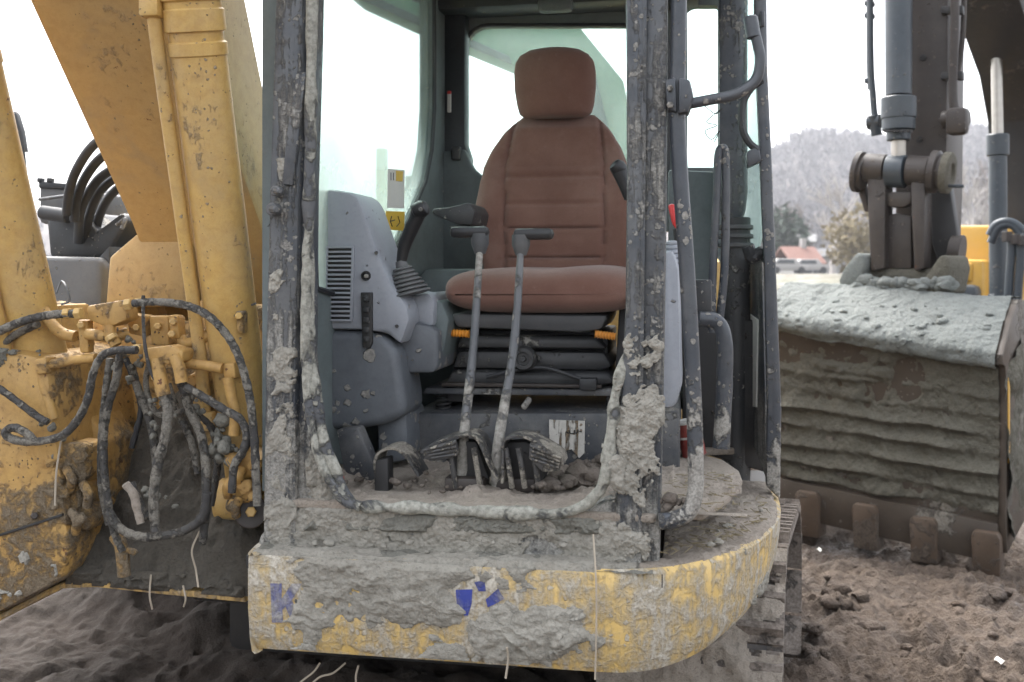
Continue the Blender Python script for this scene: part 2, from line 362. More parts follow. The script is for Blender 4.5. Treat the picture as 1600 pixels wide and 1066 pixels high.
def glass(name, dust=.2, tint=(.85, .955, .925), dcol=(.70, .80, .77), spots=.5):
    t = NT(name); co = t.co(); n1 = t.noise(co, 3, 8, .65); n2 = t.noise(co, 40, 4, .6)
    tr = t.n('BsdfTransparent'); tr.inputs[0].default_value = (*tint, 1)
    gl = t.n('BsdfGlossy'); gl.inputs['Roughness'].default_value = .04; fr = t.n('Fresnel'); fr.inputs[0].default_value = 1.45
    m1 = t.n('MixShader'); t.l(t.math('MULTIPLY', fr.outputs[0], .6), m1.inputs[0]); t.l(tr.outputs[0], m1.inputs[1]); t.l(gl.outputs[0], m1.inputs[2])
    df = t.n('BsdfDiffuse'); df.inputs[0].default_value = (*dcol, 1); tl = t.n('BsdfTranslucent'); tl.inputs[0].default_value = (*dcol, 1)
    ms = t.n('MixShader'); ms.inputs[0].default_value = .7; t.l(df.outputs[0], ms.inputs[1]); t.l(tl.outputs[0], ms.inputs[2])
    vo = t.n('TexVoronoi'); vo.inputs['Scale'].default_value = 14; t.l(co, vo.inputs['Vector'])
    sp = t.math('MULTIPLY', t.rng(vo.outputs['Distance'], .05, .11, 1, 0), t.rng(n1, .5, .62, 0, spots))
    sp_ = t.n('SeparateXYZ'); t.l(co, sp_.inputs[0])
    fac = t.math('ADD', t.math('MULTIPLY', t.rng(n1, .2, .85, .6, 1.3), t.rng(sp_.outputs[2], 1.65, 2.1, .40*(dust > .15)+.05, dust*(.12 if dust > .15 else 1))), t.math('MULTIPLY', t.rng(n2, .62, .8), .1), clamp=True)
    m2 = t.n('MixShader'); t.l(fac, m2.inputs[0]); t.l(m1.outputs[0], m2.inputs[1]); t.l(ms.outputs[0], m2.inputs[2])
    d2 = t.n('BsdfDiffuse'); d2.inputs[0].default_value = (.07, .07, .06, 1)
    m3 = t.n('MixShader'); t.l(sp, m3.inputs[0]); t.l(m2.outputs[0], m3.inputs[1]); t.l(d2.outputs[0], m3.inputs[2])
    t.l(m3.outputs[0], t.out.inputs[0]); return t.m
M['glass'] = glass('dusty_window_glass', .24)
M['glass2'] = glass('rear_window_glass', .15, spots=.9)
M['boot'] = plain('rubber_boot', (.075, .08, .086), .5, 60, .25, .1, dust=.25)
# ------------------------------------------------------------------ ground, field, hills, far things
def gnd_h(X, Y):
    P = np.stack([X, Y, X*0], -1)
    near = 1/(1+np.maximum(Y-9, 0)/6)*1/(1+np.maximum(np.abs(X)-6, 0)/6)
    h = (fbm(P*.9, 4, 3)-.5)*.20+(fbm(P*4.2+fbm(P*2, 2, 9)[..., None]*1.5, 5, 5, .6)-.5)*.17+(ridge(P*8+fbm(P*5, 2, 19)[..., None]*2, 4, 8)-.6)*.085*sstep(X, .2, .9)+((fbm(P*20, 3, 12, .5)-.5)*.085+(ridge(P*24+fbm(P*9, 2, 29)[..., None]*2, 2, 15)-.6)*.03)*(.40+.9*sstep(fbm(P*1.6, 3, 77), .40, .58))*sstep(X, .2, .9)
    h = h*near
    h = h+.16*np.exp(-((X+.4)/1.2)**2-((Y-4.6)/.7)**2)
    # the churned strip under the teeth of the bucket is sunk and wet
    h = h-.05*np.exp(-((Y-5.5+(X-2)*.6)/.35)**2)*(X > 1)
    return h-.02+1.4*sstep(Y, 35, 85)
def axis(lo, a, b, hi, st):
    l = list(np.arange(a, b, st)); d = st; x = l[-1]
    while x < hi: d *= 1.12; x += d; l.append(min(x, hi))
    d = st; x = a; r = []
    while x > lo: d *= 1.12; x -= d; r.append(max(x, lo))
    return np.array(r[::-1]+l)
gx, gy = axis(-650, -2.6, .85, 0, .04), axis(-40, 3.3, 5.9, 800, .0125)
gx = np.r_[gx[gx < .84], axis(.85, .851, 2.85, 650, .0125)]
GX, GY = np.meshgrid(gx, gy, indexing='ij'); GZ = gnd_h(GX, GY)
t = NT('churned_mud'); co = t.co(); n1 = t.noise(co, .9, 8, .6); n2 = t.noise(co, 9, 8, .65, .4); n3 = t.noise(co, 70, 5, .6); n0 = t.noise(co, .02, 4)
c = t.mix(t.rng(n1, .38, .62), (.070, .049, .035), (.120, .089, .066)); c = t.mix(t.math('MULTIPLY', t.rng(n2, .48, .72), .8), c, (.038, .027, .020)); c = t.mix(t.math('MULTIPLY', t.rng(n3, .5, .75), .4), c, (.175, .138, .11))
sp = t.n('SeparateXYZ'); t.l(co, sp.inputs[0]); far = t.rng(sp.outputs[1], 25, 60)
fc = t.mix(t.rng(n0, .42, .5), (.135, .11, .085), (.115, .11, .07)); c = t.mix(far, c, fc)
M['ground'] = t.bsdf(c, t.math('ADD', t.rng(n1, .36, .6, .32, .9), t.math('MULTIPLY', n3, .1)), t.math('ADD', n2, t.math('MULTIPLY', n3, .5)), 1, .04)
g = G(); g.grid(np.stack([GX, GY, GZ], -1)); g.mk('ground', M['ground'], kind='structure', smooth=60, fix=False)

ico = bmesh.new(); bmesh.ops.create_icosphere(ico, subdivisions=2, radius=1); IV = np.array([v.co[:] for v in ico.verts]); IF = [[v.index for v in f.verts] for f in ico.faces]; ico.free()
ic1 = bmesh.new(); bmesh.ops.create_icosphere(ic1, subdivisions=1, radius=1); JV = np.array([v.co[:] for v in ic1.verts]); JF = [[v.index for v in f.verts] for f in ic1.faces]; ic1.free()
def clod(g, p, r, seed, big=False, flat=.7):
    V, Fs = (IV, IF) if big else (JV, JF)
    n = fbm(V*1.6+seed*3.1, 4, seed % 50, .65); A = V*(0.25+1.5*n)[:, None]*np.array([1, 1+.4*math.sin(seed), flat])
    a = seed*1.7; c, s = math.cos(a), math.sin(a); A = A@np.array([[c, -s, 0], [s, c, 0], [0, 0, 1]])
    g.add([tuple(q) for q in A*r+np.array(p)], Fs)
g = G(); rng = np.random.default_rng(4)
for k in range(1500):
    Y = 3.3+6*rng.random()**1.4; X = rng.uniform(-.62, .62)*Y
    if -0.25*Y < X < .2*Y and Y > 4: continue
    r = .006+.022*rng.random()**5
    clod(g, (X, Y, float(gnd_h(np.array(X), np.array(Y)))+r*.1), r, k, True)
for x, y, r in ((1312, 945, .10), (1270, 1000, .06), (1360, 985, .05), (1500, 960, .06), (1570, 930, .07), (1420, 1010, .05), (1590, 760, .16), (1585, 700, .13), (1275, 1030, .05)):
    d = EYE*F/(y-HY); X = (x-800)/F*d; 
    for q in range(9 if r > .08 else 4): clod(g, (X+random.uniform(-r, r)*.8, d+random.uniform(-r, r)*.8, float(gnd_h(np.array(X), np.array(d)))+r*random.uniform(0, .5)), r*random.uniform(.3, .6), int(x+y*7+q), True)
g.mk('mud_clods', M['ground'], kind='stuff', smooth=70, fix=False)
M['wetclay'] = mudmat('wet_clay', (.13, .12, .10), (.22, .215, .19), (.07, .06, .05), 1, .45, .6, .012, .2)
for k, (x, y, lab) in enumerate(((1278, 857, 'white scrap of paper lying on mud in front of the bucket teeth'), (1559, 1062, 'white scrap of paper on trampled mud at the bottom edge of the photo'))):
    d = EYE*F/(y-HY); X = (x-800)/F*d; Z = float(gnd_h(np.array(X), np.array(d)))
    A = np.array([[[X+(i-2)*.007+.003*j, d+(j-2)*.012, Z+.045+.007*math.sin(i*1.7+j+k)] for j in range(5)] for i in range(5)])
    g = G().grid(A); g.grid(A+np.array([0, 0, -.001])); g.mk('paper_scrap', M['white'], label=lab, cat='paper', group='paper scraps on the mud')

# hills of bare woods
def ridge_px(x):
    return np.interp(x, [-3000, -400, 300, 700, 1050, 1215, 1245, 1290, 1350, 1420, 1510, 1600, 2200, 4000], [330, 320, 345, 345, 300, 256, 236, 229, 227, 224, 216, 220, 245, 300])
na, nd = 360, 40
px = np.linspace(-1500, 3200, na)[:, None]; tt = np.linspace(0, 1, nd)[None, :]
dd = 230+360*tt; base = (HY-ridge_px(px))/F*560
zz = -3+ (base+3)*sstep(tt, 0, .92)
XX = (px-800)/F*dd; YY = dd+0*px
zz = zz+(fbm(np.stack([XX*.02, YY*.02, XX*0], -1), 4, 31)-.5)*16*sstep(tt, 0.05, .6)
t = NT('leaf_litter_hillside'); co = t.co(); n1 = t.noise(co, .03, 8, .65); n2 = t.noise(co, .35, 6, .7)
c = t.mix(t.rng(n1, .38, .6), (.07, .058, .052), (.11, .093, .083)); c = t.mix(t.math('MULTIPLY', t.rng(n2, .5, .7), .7), c, (.06, .055, .05)); c = t.mix(t.rng(n1, .62, .7), c, (.055, .075, .045))
M['hill'] = t.bsdf(c, .95, n2, .5, 1.5)
g = G(); g.grid(np.stack([XX, YY, zz], -1)); g.mk('hill', M['hill'], kind='structure', smooth=60, fix=False)
M['wood'] = plain('bare_twigs', (.085, .073, .069), .9, 3, .5, dust=.15, dcol=(.2, .185, .185))
g = G(); rng = np.random.default_rng(11)
def hz(x, t_):
    i = (x+1500)/4700*(na-1); j = t_*(nd-1); return zz[int(i), int(j)]
for k in range(9000):
    x = rng.uniform(-200, 1750) if k % 4 == 0 else rng.uniform(1150, 1700); q = rng.random(); d = 230+360*q
    z = hz(x, q); X = (x-800)/F*d; h = rng.uniform(5, 11); vs_ = []; fs = []
    for m in range(9):
        a = rng.random()*6.28; e = rng.uniform(.25, 1.2); L = h*rng.uniform(.45, .8); b = np.array([X, d, z+h*rng.uniform(.15, .5)])
        e3 = b+np.array([math.cos(a)*math.cos(e), math.sin(a)*math.cos(e), math.sin(e)])*L*.62; wv = np.array([math.cos(a+1.57), math.sin(a+1.57), .2])*rng.uniform(.15, .5)
        o = len(vs_); vs_ += [b, e3-wv, e3+wv]; fs.append((o, o+1, o+2))
    o = len(vs_); vs_ += [(X-.2, d, z-1), (X+.2, d, z-1), (X, d, z+h*.8)]; fs.append((o, o+1, o+2)); g.add(vs_, fs)
g.mk('hillside_wood', M['wood'], kind='stuff', smooth=0, fix=False)

# separate trees near the village
def bare_tree(x, ybase, d, h, lab, seed, col, spread=.55, twig=1.0):
    rnd = random.Random(seed); X = (x-800)/F*d; r = empty('bare_tree', (X, d, 1.3), label=lab, cat='tree', group='bare winter trees across the field')
    tr, cr = G(), G()
    def br(p, dr, L, rad, lev):
        n = 4; pts = [p]; dd_ = dr.copy()
        for _ in range(n):
            dd_ = (dd_+Vector((rnd.gauss(0, .12), rnd.gauss(0, .12), rnd.gauss(.04, .08)))).normalized(); pts.append(pts[-1]+dd_*L/n)
        (tr if lev < 2 else cr).tube(pts, [rad, rad*.6], 5 if lev < 2 else 3, spl=False, caps=False)
        if lev < 4:
            for _ in range(5 if lev < 3 else 4):
                k = rnd.randint(1 if lev else 2, n); q = dd_.cross(Vector((rnd.gauss(0, 1), rnd.gauss(0, 1), rnd.gauss(0, 1)))).normalized()
                br(pts[k], (dd_*rnd.uniform(.5, .9)+q*spread*rnd.uniform(.7, 1.3)+Vector((0, 0, .2))).normalized(), L*rnd.uniform(.5, .68), rad*.5, lev+1)
    br(Vector((0, 0, -.3)), Vector((0, 0, 1)), h*.42, h*.022*twig, 0)
    tr.mk('trunk', col, r, smooth=60, fix=False); cr.mk('crown', col, r, smooth=0, fix=False)
M['bark_l'] = plain('pale_bark', (.42, .39, .37), .9, 8, .4, dust=.1); M['bark_d'] = plain('grey_brown_bark', (.20, .17, .155), .9, 8, .4, dust=.1)
bare_tree(1302, 400, 95, 12.5, 'pale forked bare tree rising beyond the house with the red roof', 3, M['bark_l'], .5, 1.3)
bare_tree(1268, 400, 120, 11, 'slim grey bare tree directly behind the red roof', 5, M['bark_d'], .45)
bare_tree(1520, 420, 70, 11, 'tall pale bare tree between the brown digging arm and the lift cylinder', 8, M['bark_l'], .5, 1.2)
bare_tree(1590, 420, 85, 14, 'grey bare tree half hidden by the dark curved boom', 12, M['bark_d'], .5)
bare_tree(1235, 420, 130, 12, 'grey bare tree close beside the open cab door frame', 15, M['bark_d'], .5)
def bush(name, x, d, wd, h, lab, col, seed, cat):
    X = (x-800)/F*d; r = empty(name, (X, d, 1.3), label=lab, cat=cat); rng = np.random.default_rng(seed); g = G(); s = G()
    for k in range(7):
        a = rng.random()*6.28; s.tube([(0, 0, -.2), (math.cos(a)*wd*.15, math.sin(a)*wd*.15, h*.4), (math.cos(a)*wd*.35, math.sin(a)*wd*.35, h*.75)], [.07, .02], 5)
    s.mk('stem', M['bark_d'], r)
    for k in range(1300):
        v = rng.normal(size=3); v /= np.linalg.norm(v); q = rng.random()**.4; p = v*q*np.array([wd/2, wd/2, h/2])*(.75+.5*fbm(v[None]*1.7, 2, seed)[0])+np.array([0, 0, h*.52])
        if p[2] < .05: continue
        e = rng.normal(size=(3, 3))*.16*h/4; g.add([p+e[0], p+e[1], p+e[2]], [(0, 1, 2)])
    g.mk('foliage', col, r, smooth=0, fix=False)
M['scrub'] = plain('tan_scrub', (.23, .185, .10), .9, 3, .5, dust=.2); M['ever'] = plain('evergreen', (.045, .065, .045), .9, 3, .4, dust=.05)
bush('bush', 1342, 75, 5.2, 5.0, 'rounded tan scrub bush in front of the hill beside the bucket linkage', M['scrub'], 3, 'bush')
bush('evergreen_tree', 1222, 110, 6, 7.5, 'dark evergreen tree left of the red roofed house', M['ever'], 6, 'tree')
M['roof'] = plain('red_roof_tiles', (.21, .10, .075), .8, 4, .3, dust=.15); M['wallw'] = plain('pale_plaster', (.34, .33, .32), .8, 4, .1)
M['pane'] = plain('dark_panes', (.05, .06, .07), .2)
def house(x, d, wd, dp, h, rh, lab, roof, win=True, name='house', rz=.25, cat='house'):
    X = (x-800)/F*d; r = empty(name, (X, d, 1.35), rz, label=lab, cat=cat)
    G().box((0, dp/2, h/2), (wd, dp, h), bevel=0).mk('wall', M['wallw'], r)
    o = .35; rf = G().prism([(-wd/2-o, -o, h), (-wd/2-o, dp/2, h+rh), (-wd/2-o, dp+o, h), (-wd/2-o, dp+o, h-.15), (-wd/2-o, dp/2, h+rh-.2), (-wd/2-o, -o, h-.15)], (wd+2*o, 0, 0), 0).mk('roof', roof, r)
    if win:
        for k in range(3):
            f = G().box((-wd/2+wd*(k+.5)/3, -.03, h*.55), (.9, .1, 1.1), bevel=0).mk('window', M['pane'], r)
        G().box((wd*.2, dp/2, h+rh+.3), (.5, .5, 1.1), bevel=0).mk('chimney', M['wallw'], rf)
house(1262, 100, 3.2, 4, 1.1, 1.7, 'small house with a red tiled roof at the foot of the hill', M['roof'])
house(1256, 112, 2.0, 3, 3.6, .9, 'white gabled house showing above the red roof', M['tank'], False, rz=-.3)
house(1300, 102, 2.6, 3, 1.8, .8, 'low pale shed to the right of the red roofed house', M['tank'], False, 'shed', cat='shed')
def far_car(x, d, col, lab):
    X = (x-800)/F*d; r = empty('parked_car', (X, d, 1.38), .2, label=lab, cat='car', group='cars parked by the house')
    G().prism([(-1.9, 0, .3), (1.9, 0, .3), (1.9, 0, .75), (1.2, 0, .85), (.7, 0, 1.35), (-1.0, 0, 1.35), (-1.6, 0, .85), (-1.9, 0, .8)], (0, 1.6, 0), .08).mk('body', col, r)
    for sx in (-1.2, 1.2): G().cyl((sx, -.03, .32), (sx, .2, .32), .32).mk('wheel', M['rubber'], r)
    G().prism([(.55, -.01, .9), (.45, -.01, 1.25), (-.9, -.01, 1.25), (-1.3, -.01, .9)], (0, .02, 0), 0).mk('window', M['pane'], r)
far_car(1233, 88, M['wallw'], 'white car parked in front of the red roofed house'); far_car(1268, 92, M['wallw'], 'pale car parked beside the low shed')
# winter air
t = NT('winter_haze'); pv = t.n('VolumePrincipled'); pv.inputs['Color'].default_value = (.92, .94, 1, 1); pv.inputs['Density'].default_value = HAZE_D = .0006
pv.inputs['Anisotropy'].default_value = .2; t.l(pv.outputs[0], t.out.inputs[1])
g = G().box((0, 380, 54), (1330, 860, 115), bevel=0); g.mk('haze', t.m, kind='stuff', smooth=0)
# ================================================================== the near excavator: cab
ex = empty('excavator', E1.o, -E1.a, label='nearest muddy yellow excavator with an open cab, brown seat and grey clay over its front', cat='excavator')
v, u, z, L = E1.v, E1.u, E1.z, E1.l
FL, ZR = 1.0, 2.62     # cab floor and roof heights
cab = G().box((-.385, .72, ZR), (1.22, 1.5, .07), bevel=.03).mk('cab', M['post_in'], ex)
UL, UR = -.94, .20
# front posts: an outer plate with a channel beside it
def vprism(name, px, v0, dv, mat, par, bev=.004, **k):
    return G().prism(E1.vs(px, v0), (0, dv, 0), bev).mk(name, mat, par, **k)
vprism('post', [(436, -330), (480, -330), (473, 60), (467, 300), (462, 560), (462, 870), (409, 868), (413, 560), (420, 280), (427, 60)], 0, .10, M['post'], cab, .012)
vprism('post_channel', [(472, -330), (500, -330), (493, 60), (486, 300), (484, 560), (500, 700), (520, 770), (540, 800), (462, 830), (460, 560), (466, 300), (470, 60)], .022, .06, M['post'], cab, .008)
vprism('post', [(972, -330), (1012, -330), (1010, 60), (1007, 300), (1002, 560), (1000, 900), (955, 896), (961, 800), (970, 620), (977, 480), (979, 300), (978, 60)], 0, .10, M['post'], cab, .012)
vprism('post_channel', [(1006, -330), (1044, -330), (1042, 60), (1041, 300), (1037, 560), (1030, 892), (994, 896), (998, 560), (1003, 300), (1005, 60)], .014, .09, M['post'], cab, .008)
G().tube([v(1008, -300, .004), v(1006, 200, .004), v(1002, 560, .004), v(999, 880, .004)], .0055, 6).mk('weld_seam', M['post'], cab)
# shallow strip with a latch and bolt on the first post
vprism('cover_strip', [(462, 115), (478, 112), (466, 215), (457, 290), (440, 288), (447, 210)], -.012, .02, M['post'], cab, .004)
for (x, y, r_) in ((437, 300, .013), (432, 328, .016)):
    p = v(x, y, 0); q = G(); q.cyl(p, p+Vector((0, -.03, 0)), r_, 12); q.cyl(p+Vector((0, -.03, 0)), p+Vector((.02, -.045, -.002)), r_*.6, 8); q.mk('bolt', M['lever'], cab)
# rear posts, sides
def wall_pt(x, y, k=0): return E1.pl(x, y, (UL+.01, .05, 1), Vector((1.33, -.10, 0)).normalized()) if k == 0 else None
WN = Vector((1.33, -.10, 0)).normalized()
def wl(x, y): return E1.pl(x, y, (UL+.01, .05, 1), WN)
hole = [(491, -160), (520, -175), (600, -175), (650, -170), (672, -150), (675, -60), (676, 60), (676, 170), (672, 235), (662, 285), (640, 335), (615, 390), (600, 430), (575, 455), (545, 460), (515, 458), (491, 450), (489, 380), (489, 280), (489, 180), (489, 60), (490, -60)]
a0 = wl(489, 100).y
def wuv(y_, z_): return Vector((UL+.01+(y_-.05)*.10/1.33, y_, z_))
inner = [wl(*p) for p in hole]
y0, y1 = .04, 1.40
outer = []
cy = sum(p.y for p in inner)/len(inner); cz = sum(p.z for p in inner)/len(inner)
for p in inner:
    dy, dz = p.y-cy, p.z-cz; k = 1e9
    if dy > 1e-6: k = min(k, (y1-cy)/dy)
    if dy < -1e-6: k = min(k, (y0-cy)/dy)
    if dz > 1e-6: k = min(k, (ZR-.03-cz)/dz)
    if dz < -1e-6: k = min(k, (FL-.05-cz)/dz)
    k = max(k, 1.0); outer.append(wuv(cy+dy*k, cz+dz*k))
G().ring(outer, inner, WN*-.05, .006).mk('side_panel', M['trim'], cab)
G().prism([p+WN*-.012 for p in inner], WN*-.006, 0).mk('side_window', M['glass'], cab)
G().tube([p+WN*.006 for p in inner]+[inner[0]+WN*.006], .008, 6, spl=False).mk('window_seal', M['rubber'], cab)
# corner post between side and rear windows
VR = 1.40
def rv(x, y): return v(x, y, VR)
pc = [(678, -200), (728, -200), (727, 60), (727, 225), (735, 250), (720, 300), (680, 320), (664, 296), (674, 235), (678, 160)]
G().prism([v(x, y, 1.33) for x, y in pc], (0, .08, 0), .015).mk('post', M['post_in'], cab)
tq = [(664, 285), (674, 238), (727, 232), (738, 262), (760, 280), (760, 480), (640, 480), (612, 420), (640, 340)]
G().prism([v(x, y, 1.315) for x, y in tq], (0, .06, 0), .015).mk('corner_trim', M['trim'], cab)
rear_hole = rrect(727, 40, 1044, 300, (36, 34, 30, 60), 5)
ih = [rv(*p) for p in rear_hole]
ccx = sum(p.x for p in ih)/len(ih); ccz = sum(p.z for p in ih)/len(ih); oh = []
for p in ih:
    dx, dz = p.x-ccx, p.z-ccz; k = 1e9
    if dx > 1e-6: k = min(k, (.045-ccx)/dx)
    if dx < -1e-6: k = min(k, (UL+.09-ccx)/dx)
    if dz > 1e-6: k = min(k, (ZR-ccz)/dz)
    if dz < -1e-6: k = min(k, (FL-ccz)/dz)
    k = max(k, 1); oh.append(Vector((ccx+dx*k, VR, ccz+dz*k)))
G().ring(oh, ih, (0, .06, 0), .006).mk('rear_panel', M['trim'], cab)
G().prism([p+Vector((0, .03, 0)) for p in ih], (0, .006, 0), 0).mk('rear_window', M['glass2'], cab)
G().tube([p+Vector((0, -.006, 0)) for p in ih]+[ih[0]+Vector((0, -.006, 0))], .007, 6, spl=False).mk('window_seal', M['rubber'], cab)
# narrow rear quarter window
qh = [v(x, y, VR) for x, y in rrect(1070, 8, 1122, 262, (18, 4, 4, 4), 4)]
x0, x1 = .047, .235; ccx = sum(p.x for p in qh)/len(qh); ccz = sum(p.z for p in qh)/len(qh); oq = []
for p in qh:
    dx, dz = p.x-ccx, p.z-ccz; k = 1e9
    if dx > 1e-6: k = min(k, (x1-ccx)/dx)
    if dx < -1e-6: k = min(k, (x0-ccx)/dx)
    if dz > 1e-6: k = min(k, (ZR-ccz)/dz)
    if dz < -1e-6: k = min(k, (FL-ccz)/dz)
    k = max(k, 1); oq.append(Vector((ccx+dx*k, VR, ccz+dz*k)))
G().ring(oq, qh, (0, .06, 0), .005).mk('rear_panel', M['trim'], cab)
G().prism([p+Vector((0, .03, 0)) for p in qh], (0, .006, 0), 0).mk('rear_window', M['glass'], cab)
G().prism([v(x, y, VR-.004) for x, y in [(1066, 2), (1074, 2), (1074, 262), (1066, 262)]], (0, .02, 0), .003).mk('window_frame', M['trim'], cab)
# headliner with header and small lamp
G().box((-.40, 1.33, 2.555), (1.0, .16, .10), bevel=.02).mk('header', M['post_in'], cab)
G().box((-.40, .05, 2.50), (1.1, .10, .20), bevel=.02).mk('header', M['post_in'], cab)
p = v(868, 8, 1.2); G().box(p, (.125, .05, .055), bevel=.018).mk('cabin_lamp', M['trim'], cab)
p = v(702, 160, 1.31); G().box(p, (.014, .012, .075), bevel=.003).mk('sticker', M['white'], cab); G().box(v(702, 145, 1.309), (.014, .014, .012), bevel=.002).mk('sticker', M['red'], cab)
p = v(713, 240, 1.31); G().box(p, (.035, .03, .05), bevel=.006).mk('hook', M['black'], cab)
# door post behind the doorway
q = G(); q.prism([E1.d(x, y, 3.12) for x, y in [(1122, -330), (1166, -330), (1166, 300), (1162, 335), (1150, 347), (1132, 345), (1122, 325)]], (0.01, .08, 0), .015); q.mk('door_post', M['post'], cab)
q = G(); q.cyl(E1.d(1150, 340, 3.16), E1.d(1150, 760, 3.16), .045, 16); q.mk('door_post', M['black'], cab)
for y in (352, 366, 380): G().cyl(E1.d(1150, y, 3.16), E1.d(1150, y+7, 3.16), .056, 18).mk('clamp_ring', M['tank'], cab)
# door: frame bar, glass panes, lower skin
DA, DB = Vector((.25, 1.42, 0)), Vector((.285, .70, 0)); DN = Vector(((DB-DA).y, -(DB-DA).x, 0)).normalized()
def dp_(x, y): return E1.pl(x, y, DA, DN)
door = G().prism([E1.d(x, y, 2.9) for x, y in [(1176, -300), (1196, -300), (1199, 100), (1206, 250), (1213, 430), (1221, 640), (1219, 782), (1196, 760), (1198, 640), (1194, 430), (1184, 200), (1178, 60)]], (.004, .06, 0), .012).mk('door', M['rail'], ex)
dg = [(1166, -280), (1180, -280), (1181, 60), (1187, 200), (1192, 300), (1190, 360), (1184, 390), (1170, 385), (1160, 360), (1162, 100)]
pts = [E1.d(x, y, 2.95+(1200-x)*.008) for x, y in dg]; G().prism(pts, (.006, .0, 0), 0).mk('glass', M['glass'], door)
lo = [(1152, 390), (1170, 398), (1190, 400), (1196, 640), (1196, 745), (1165, 660), (1152, 640)]
pts = [E1.d(x, y, 2.95+(1200-x)*.008) for x, y in lo]
G().prism(pts, (.012, .01, 0), 0).mk('skin', M['post'], door)
G().prism([E1.d(x, y, 2.93+(1200-x)*.008) for x, y in [(1165, 487), (1183, 500), (1181, 636), (1162, 634)]], (.006, -.004, 0), 0).mk('sticker', M['white'], door)  # white panel added in place of the bright gap in the door
G().tube([E1.d(x, y, 2.9) for x, y in [(1190, 125), (1172, 140), (1160, 165), (1160, 200), (1170, 222), (1184, 235)]], .011, 8).mk('handle_loop', M['black'], door)
G().prism([E1.d(x, y, 2.89) for x, y in [(1166, 238), (1186, 225), (1190, 252), (1168, 262)]], (.0, .05, 0), .006).mk('latch', M['rail'], door)
G().tube([E1.d(x, y, 2.97) for x, y in [(1168, 385), (1176, 402), (1190, 395), (1200, 405)]], .02, 8, lump=.3).mk('latch', M['black'], door)
G().box(E1.d(1191, 30, 2.88), (.014, .02, .045), bevel=.004).mk('hinge', M['rail'], door)
# scribbled wiring seen through the quarter window
G().tube([E1.d(x, y, 3.1) for x, y in [(1100, 165), (1118, 178), (1128, 170), (1104, 190), (1120, 196), (1102, 205), (1112, 218), (1124, 205), (1116, 222)]], .0016, 5).mk('wire', M['ink'], cab)
# grab rail with clamp and folding bar
rail = G().tube([v(1064, -300, .03), v(1060, 60, .03), v(1058, 150, .03), v(1062, 260, .03), v(1074, 430, .03), v(1083, 600, .03), v(1087, 720, .03), v(1086, 770, .02), v(1076, 800, .01), v(1052, 812, -.005), v(1030, 815, -.01)], .0185, 14).mk('handrail', M['rail'], ex)
q = G(); q.prism(E1.vs([(1039, 125), (1056, 120), (1058, 176), (1042, 170)], -.005), (0, .07, 0), .006); q.prism(E1.vs([(1060, 121), (1078, 124), (1084, 150), (1076, 175), (1060, 177)], -.008), (0, .075, 0), .006); q.mk('clamp', M['rail'], rail)
for y in (138, 164): G().cyl(v(1047, y, -.005), v(1047, y, -.016), .008, 6).mk('bolt', M['lever'], rail)
q = G(); q.tube([v(1078, 162, .03), v(1110, 156, .04), v(1150, 147, .05), v(1180, 126, .06), v(1188, 95, .06), v(1184, 70, .06), v(1176, 38, .06)], .0125, 12); q.cyl(v(1178, 60, .06), v(1172, 26, .06), .0165, 12); q.mk('folding_bar', M['rail'], rail)
# inner grab handles by the doorway
G().tube([E1.d(x, y, 2.85) for x, y in [(1112, 520), (1114, 420), (1120, 300), (1122, 245), (1127, 232), (1133, 240), (1134, 300), (1132, 420), (1122, 520)]], .012, 10).mk('grab_handle', M['rail'], ex)
G().tube([E1.d(x, y, 2.7) for x, y in [(1092, 498), (1118, 502), (1130, 520), (1133, 560), (1130, 640), (1127, 700)]], [.02, .02, .021, .022, .024], 12, lump=.12).mk('grab_handle', M['rail'], ex)
G().box(E1.d(1098, 470, 2.75), (.05, .05, .12), bevel=.01).mk('bracket', M['black'], ex)

# floor
fl_px = [(1040, 705), (1085, 707), (1130, 718), (1155, 735), (1160, 748), (1140, 775), (1100, 802), (1060, 815), (1030, 818)]
fp = [z(x, y, FL) for x, y in fl_px]
G().prism([Vector((UL, 0.0, FL)), Vector((-.02, .0, FL))]+[Vector((p.x, max(p.y, .035+.25*max(0, p.x-.04)), FL)) for p in fp[::-1]]+[Vector((.2, .9, FL)), Vector((.2, 1.4, FL)), Vector((UL+.05, 1.4, FL))], (0, 0, -.02), .006).mk('floor_plate', M['mudf'], cab)
# floor mud, thick at the front and thin further back
ny, nx = 150, 260
yy = np.linspace(.0, .62, ny)[:, None]; xx = np.linspace(UL+.02, .19, nx)[None, :]
P = np.stack([xx+0*yy, yy+0*xx, np.full((ny, nx), FL+.001)], -1)
edge = np.minimum(1, (0.16-(xx-.03))*8+np.maximum(yy-.05, 0)*9)
th = (fbm(P*7, 5, 40)-.40)*.09+(ridge(P*28, 3, 41)-.55)*.022-np.abs(yy-.2)*.02
th = np.where((xx > 0.0) & (yy < (xx-0.0)*1.5), -.01, th); th = np.where(xx > .02, th*.55, th); th = np.where(yy < .035, -.01, th*np.minimum(1, (yy-.02)*12))
crust('floor_mud', P, np.broadcast_to(np.array([0, 0, 1.]), P.shape), th, M['mudf'], cab)
g = G(); rg = np.random.default_rng(5)
for (x, y, n, sp_, rr) in ((890, 765, 12, .045, .032), (620, 765, 8, .05, .010), (740, 775, 8, .10, .008), (560, 760, 4, .03, .009), (850, 775, 6, .05, .012), (930, 745, 9, .03, .02), (1060, 812, 6, .025, .018), (1010, 820, 5, .03, .016)):
    c0 = z(x, y, FL)
    for k in range(n): clod(g, (c0.x+rg.normal()*sp_, max(.03, c0.y+rg.normal()*sp_*.5), FL+.012+abs(rg.normal())*.012+(.03 if rr == .03 else 0)), rr*rg.uniform(.5, 1.2), int(x+k*13), True)
g.mk('mud_lumps', M['mudb'], cab, kind='stuff', smooth=70, fix=False)
